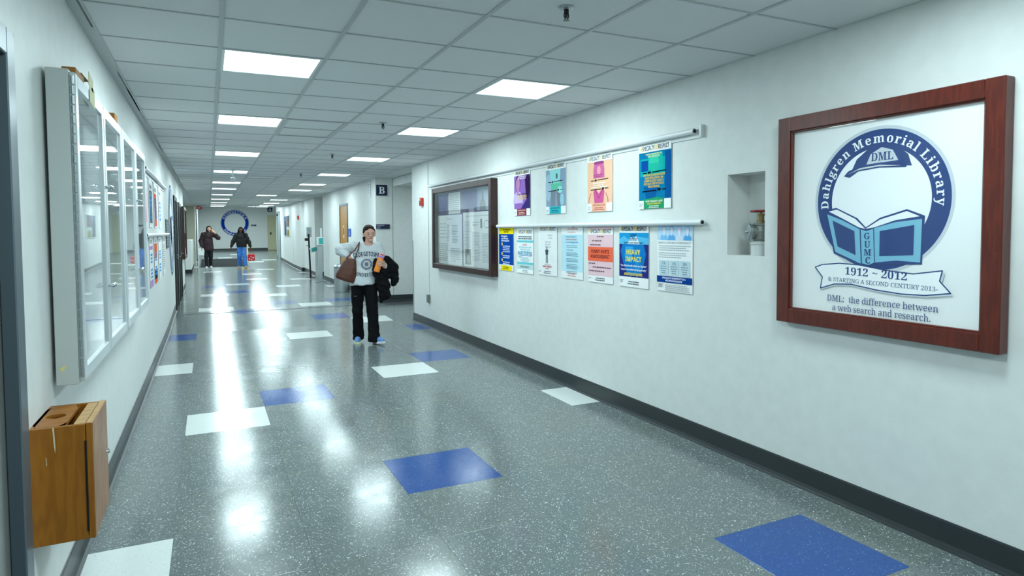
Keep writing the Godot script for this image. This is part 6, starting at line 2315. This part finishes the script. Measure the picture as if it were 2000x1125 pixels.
	part("drape", blob_st(cs, 0.011, 0.03, [], 0.022, 21), mat(Color(0.06, 0.06, 0.068), 0.9, 0.0, 0.3), coat)

func far_woman_coat() -> void:
	var z := -27.8
	var t := person_node("person in dark maroon coat with one hand raised to long dark hair", Vector3(-0.03, floor_h(z), z), 0.02)
	var skin := skin_mat(Color(0.83, 0.64, 0.54))
	var hx := Transform3D(Basis(Vector3.UP, 0.1) * Basis(Vector3.BACK, 0.06), Vector3(0.06, 1.545, 0.02))
	var shl := Vector3(-0.15, 1.34, 0)
	var shr := Vector3(0.2, 1.36, 0)
	var ell := Vector3(-0.24, 1.08, -0.02)
	var wrl := Vector3(-0.22, 0.84, 0.06)
	var elr := Vector3(0.38, 1.2, 0.05)
	var wrr := Vector3(0.245, 1.42, 0.09)
	var body := new_st()
	blob_add(body, blob([[Vector3(0, 0.9, 0), Vector3(0.02, 1.25, 0), 0.12, 0.12, 0.75], [Vector3(0.02, 1.25, 0), Vector3(0.045, 1.42, 0.0), 0.1, 0.05], [Vector3(0.04, 1.38, 0), Vector3(0.055, 1.46, 0.01), 0.05, 0.05], [shl, shr, 0.045, 0.045], [shl, ell, 0.042, 0.036], [ell, wrl, 0.036, 0.026], [shr, elr, 0.042, 0.036], [elr, wrr, 0.036, 0.026], [Vector3(-0.08, 0.88, 0), Vector3(-0.06, 0.48, 0.02), 0.08, 0.055], [Vector3(0.09, 0.88, 0), Vector3(0.1, 0.48, 0.0), 0.08, 0.055], [Vector3(-0.06, 0.48, 0.02), Vector3(-0.05, 0.08, 0.05), 0.055, 0.035], [Vector3(0.1, 0.48, 0), Vector3(0.09, 0.08, -0.1), 0.055, 0.035]], 0.018, 0.03))
	blob_add(body, blob(head_shapes(), 0.006, 0.018, head_carve()), hx)
	blob_add(body, blob(hand_shapes(wrl, Vector3(0.0, -1, 0.1), Vector3(0.9, 0, 0.1), 1.0, 0.6), 0.005, 0.006))
	blob_add(body, blob(hand_shapes(wrr, Vector3(-0.6, 0.8, -0.1), Vector3(-0.5, -0.2, -0.8), 1.0, 0.4), 0.005, 0.006))
	part("body", body, skin, t)
	face_parts(t, hx, Color(0.12, 0.08, 0.06), Color(0.66, 0.34, 0.34), Color(0.1, 0.07, 0.05), skin)
	var hair := new_st()
	blob_add(hair, blob([[Vector3(0, 0.045, -0.03), Vector3(0, 0.04, -0.02), 0.087, 0.087], [Vector3(-0.075, 0.02, -0.01), Vector3(-0.085, -0.18, 0.02), 0.03, 0.036], [Vector3(0.075, 0.02, -0.01), Vector3(0.08, -0.14, 0.02), 0.028, 0.034], [Vector3(0, 0.0, -0.08), Vector3(0, -0.2, -0.07), 0.06, 0.07], [Vector3(-0.035, 0.085, 0.035), Vector3(0.035, 0.085, 0.035), 0.026, 0.026]], 0.009, 0.03, [[Vector3(0, -0.05, 0.07), Vector3(0, 0.02, 0.08), 0.06, 0.05]], 0.006, 4), hx)
	part("hair", hair, mat(Color(0.09, 0.06, 0.05), 0.75, 0.0, 0.25), t)
	part("coat", blob_st([[Vector3(0.01, 0.78, 0), Vector3(0.0, 1.0, 0), 0.205, 0.185, 0.75], [Vector3(0.0, 1.0, 0), Vector3(0.02, 1.28, 0), 0.185, 0.165, 0.78], [Vector3(0.02, 1.28, 0), Vector3(0.045, 1.38, 0.0), 0.15, 0.1], [shl, shr, 0.075, 0.075], [shl, ell, 0.08, 0.078], [ell, wrl + Vector3(0, 0.05, 0), 0.078, 0.06], [shr, elr, 0.08, 0.08], [elr, elr.lerp(wrr, 0.62), 0.078, 0.056], [Vector3(-0.03, 1.4, 0.04), Vector3(0.11, 1.4, 0.04), 0.05, 0.05]], 0.016, 0.04, [[Vector3(-0.4, -7.33, 0), Vector3(0.4, -7.33, 0), 8.0, 8.0]], 0.015, 6), mat(Color(0.15, 0.055, 0.08), 0.7), t)
	part("trousers", blob_st([[Vector3(-0.08, 0.85, 0), Vector3(-0.06, 0.48, 0.02), 0.1, 0.078], [Vector3(0.09, 0.85, 0), Vector3(0.1, 0.48, 0), 0.1, 0.078], [Vector3(-0.06, 0.48, 0.02), Vector3(-0.05, 0.1, 0.05), 0.076, 0.06], [Vector3(0.1, 0.48, 0), Vector3(0.09, 0.12, -0.1), 0.076, 0.06]], 0.016, 0.02, [], 0.008, 7), mat(Color(0.04, 0.045, 0.07), 0.8), t)
	var wh := mat(Color(0.86, 0.87, 0.88), 0.5)
	shoe(t, Vector3(-0.05, 0.0, 0.0), Vector3(-0.12, 0, 1), wh, wh, 0.25)
	shoe(t, Vector3(0.09, 0.005, -0.15), Vector3(0.1, 0, 1), wh, wh, 0.25)
	var bag := thing("shopping_bag", "white paper shopping bag held by the person in maroon coat", "bag", Vector3(-0.03, floor_h(z), z), 0.02)
	var st := new_st()
	box(st, Vector3(-0.33, 0.5, 0.0), Vector3(-0.12, 0.78, 0.1), 0.01, Transform3D(Basis(Vector3.BACK, -0.1), Vector3(-0.07, 0.0, 0.0)))
	part("bag_body", st, M.paper, bag)
	var hd := new_st()
	tube(hd, [Vector3(-0.24, 0.76, 0.05), Vector3(-0.225, 0.84, 0.07), Vector3(-0.15, 0.76, 0.05)], [0.006, 0.006, 0.006], 6)
	part("handle", hd, M.paper, bag)

func far_woman_jeans() -> void:
	var z := -27.6
	var t := person_node("person in short black jacket and light blue jeans walking with long dark hair", Vector3(1.19, floor_h(z), z), 0.0)
	var skin := skin_mat(Color(0.36, 0.22, 0.16))
	var hx := Transform3D(Basis(Vector3.UP, -0.05), Vector3(-0.02, 1.50, 0.03))
	var shl := Vector3(-0.19, 1.31, 0)
	var shr := Vector3(0.15, 1.31, 0)
	var ell := Vector3(-0.31, 1.04, 0.0)
	var wrl := Vector3(-0.385, 0.83, 0.06)
	var elr := Vector3(0.27, 1.02, 0.0)
	var wrr := Vector3(0.33, 0.78, 0.06)
	var body := new_st()
	blob_add(body, blob([[Vector3(0, 0.88, 0), Vector3(-0.02, 1.22, 0), 0.12, 0.12, 0.75], [Vector3(-0.02, 1.22, 0), Vector3(-0.02, 1.38, 0.0), 0.1, 0.05], [Vector3(-0.02, 1.34, 0), Vector3(-0.02, 1.43, 0.01), 0.05, 0.05], [shl, shr, 0.045, 0.045], [shl, ell, 0.042, 0.036], [ell, wrl, 0.036, 0.026], [shr, elr, 0.042, 0.036], [elr, wrr, 0.036, 0.026], [Vector3(-0.08, 0.86, 0), Vector3(-0.09, 0.47, -0.02), 0.08, 0.055], [Vector3(0.08, 0.86, 0), Vector3(0.09, 0.47, 0.06), 0.08, 0.055], [Vector3(-0.09, 0.47, -0.02), Vector3(-0.1, 0.08, -0.14), 0.055, 0.035], [Vector3(0.09, 0.47, 0.06), Vector3(0.12, 0.08, 0.1), 0.055, 0.035]], 0.018, 0.03))
	blob_add(body, blob(head_shapes(), 0.006, 0.018, head_carve()), hx)
	blob_add(body, blob(hand_shapes(wrl, Vector3(-0.1, -1, 0.1), Vector3(0.9, 0, 0.1), 1.0, 0.35), 0.005, 0.006))
	blob_add(body, blob(hand_shapes(wrr, Vector3(0.1, -1, 0.1), Vector3(-0.9, 0, 0.1), -1.0, 0.9), 0.005, 0.006))
	part("body", body, skin, t)
	face_parts(t, hx, Color(0.06, 0.04, 0.03), Color(0.4, 0.2, 0.18), Color(0.04, 0.03, 0.03), skin)
	var hair := new_st()
	blob_add(hair, blob([[Vector3(0, 0.045, -0.03), Vector3(0, 0.04, -0.02), 0.088, 0.088], [Vector3(-0.078, 0.02, -0.01), Vector3(-0.11, -0.24, 0.03), 0.03, 0.045], [Vector3(0.078, 0.02, -0.01), Vector3(0.11, -0.24, 0.03), 0.03, 0.045], [Vector3(0, 0.0, -0.08), Vector3(0, -0.24, -0.08), 0.06, 0.08], [Vector3(-0.035, 0.085, 0.03), Vector3(0.035, 0.085, 0.03), 0.026, 0.026]], 0.009, 0.03, [[Vector3(0, -0.05, 0.07), Vector3(0, 0.02, 0.08), 0.06, 0.05]], 0.006, 8), hx)
	part("hair", hair, mat(Color(0.03, 0.025, 0.025), 0.75, 0.0, 0.25), t)
	part("jacket", blob_st([[Vector3(0, 0.88, 0), Vector3(-0.01, 1.05, 0), 0.19, 0.185, 0.78], [Vector3(-0.01, 1.05, 0), Vector3(-0.02, 1.24, 0), 0.185, 0.16, 0.78], [Vector3(-0.02, 1.24, 0), Vector3(-0.02, 1.34, 0), 0.15, 0.1], [shl, shr, 0.07, 0.07], [shl, ell, 0.085, 0.075], [ell, wrl + Vector3(0.01, 0.04, 0), 0.075, 0.055], [shr, elr, 0.085, 0.075], [elr, wrr + Vector3(-0.01, 0.04, 0), 0.075, 0.055]], 0.016, 0.04, [[Vector3(-0.12, -7.16, 0), Vector3(0.12, -7.16, 0), 8.0, 8.0]], 0.012, 10), mat(Color(0.02, 0.022, 0.026), 0.8), t)
	part("jeans", blob_st([[Vector3(0, 0.9, 0), Vector3(0, 0.85, 0), 0.14, 0.15, 0.75], [Vector3(-0.085, 0.84, 0), Vector3(-0.09, 0.47, -0.02), 0.1, 0.085], [Vector3(0.085, 0.84, 0), Vector3(0.09, 0.47, 0.06), 0.1, 0.085], [Vector3(-0.09, 0.47, -0.02), Vector3(-0.1, 0.1, -0.13), 0.084, 0.078], [Vector3(0.09, 0.47, 0.06), Vector3(0.12, 0.1, 0.1), 0.084, 0.08]], 0.016, 0.02, [], 0.01, 12), mat(Color(0.25, 0.47, 0.78), 0.85), t)
	var tan_ := mat(Color(0.72, 0.6, 0.42), 0.6)
	shoe(t, Vector3(-0.1, 0.0, -0.2), Vector3(-0.1, 0, 1), tan_, tan_, 0.25)
	shoe(t, Vector3(0.12, 0.0, 0.05), Vector3(0.1, 0, 1), tan_, tan_, 0.25)
	var bag := thing("gift_bag", "small red and white patterned bag held by the person in jeans", "bag", Vector3(1.19, floor_h(z), z), 0.0)
	var st := new_st()
	box(st, Vector3(0.21, 0.28, 0.0), Vector3(0.47, 0.54, 0.12), 0.02)
	part("bag_body", st, mat(Color(0.78, 0.06, 0.1), 0.5), bag)
	for q in [[0.27, 0.36, 0.03], [0.35, 0.33, 0.025], [0.41, 0.4, 0.03], [0.33, 0.44, 0.022]]:
		var p := Print.new(self, 0.121, 0.001)
		p.ell(q[0], q[1], q[2], q[2] * 0.8, Color(0.92, 0.85, 0.85), 12)
		part("white_dot", p.st, M.print, bag)
	var hd := new_st()
	tube(hd, [Vector3(0.28, 0.53, 0.06), Vector3(0.32, 0.7, 0.08), Vector3(0.36, 0.7, 0.08), Vector3(0.41, 0.53, 0.06)], [0.007, 0.007, 0.007, 0.007], 6)
	part("handle", hd, mat(Color(0.5, 0.04, 0.08), 0.5), bag)
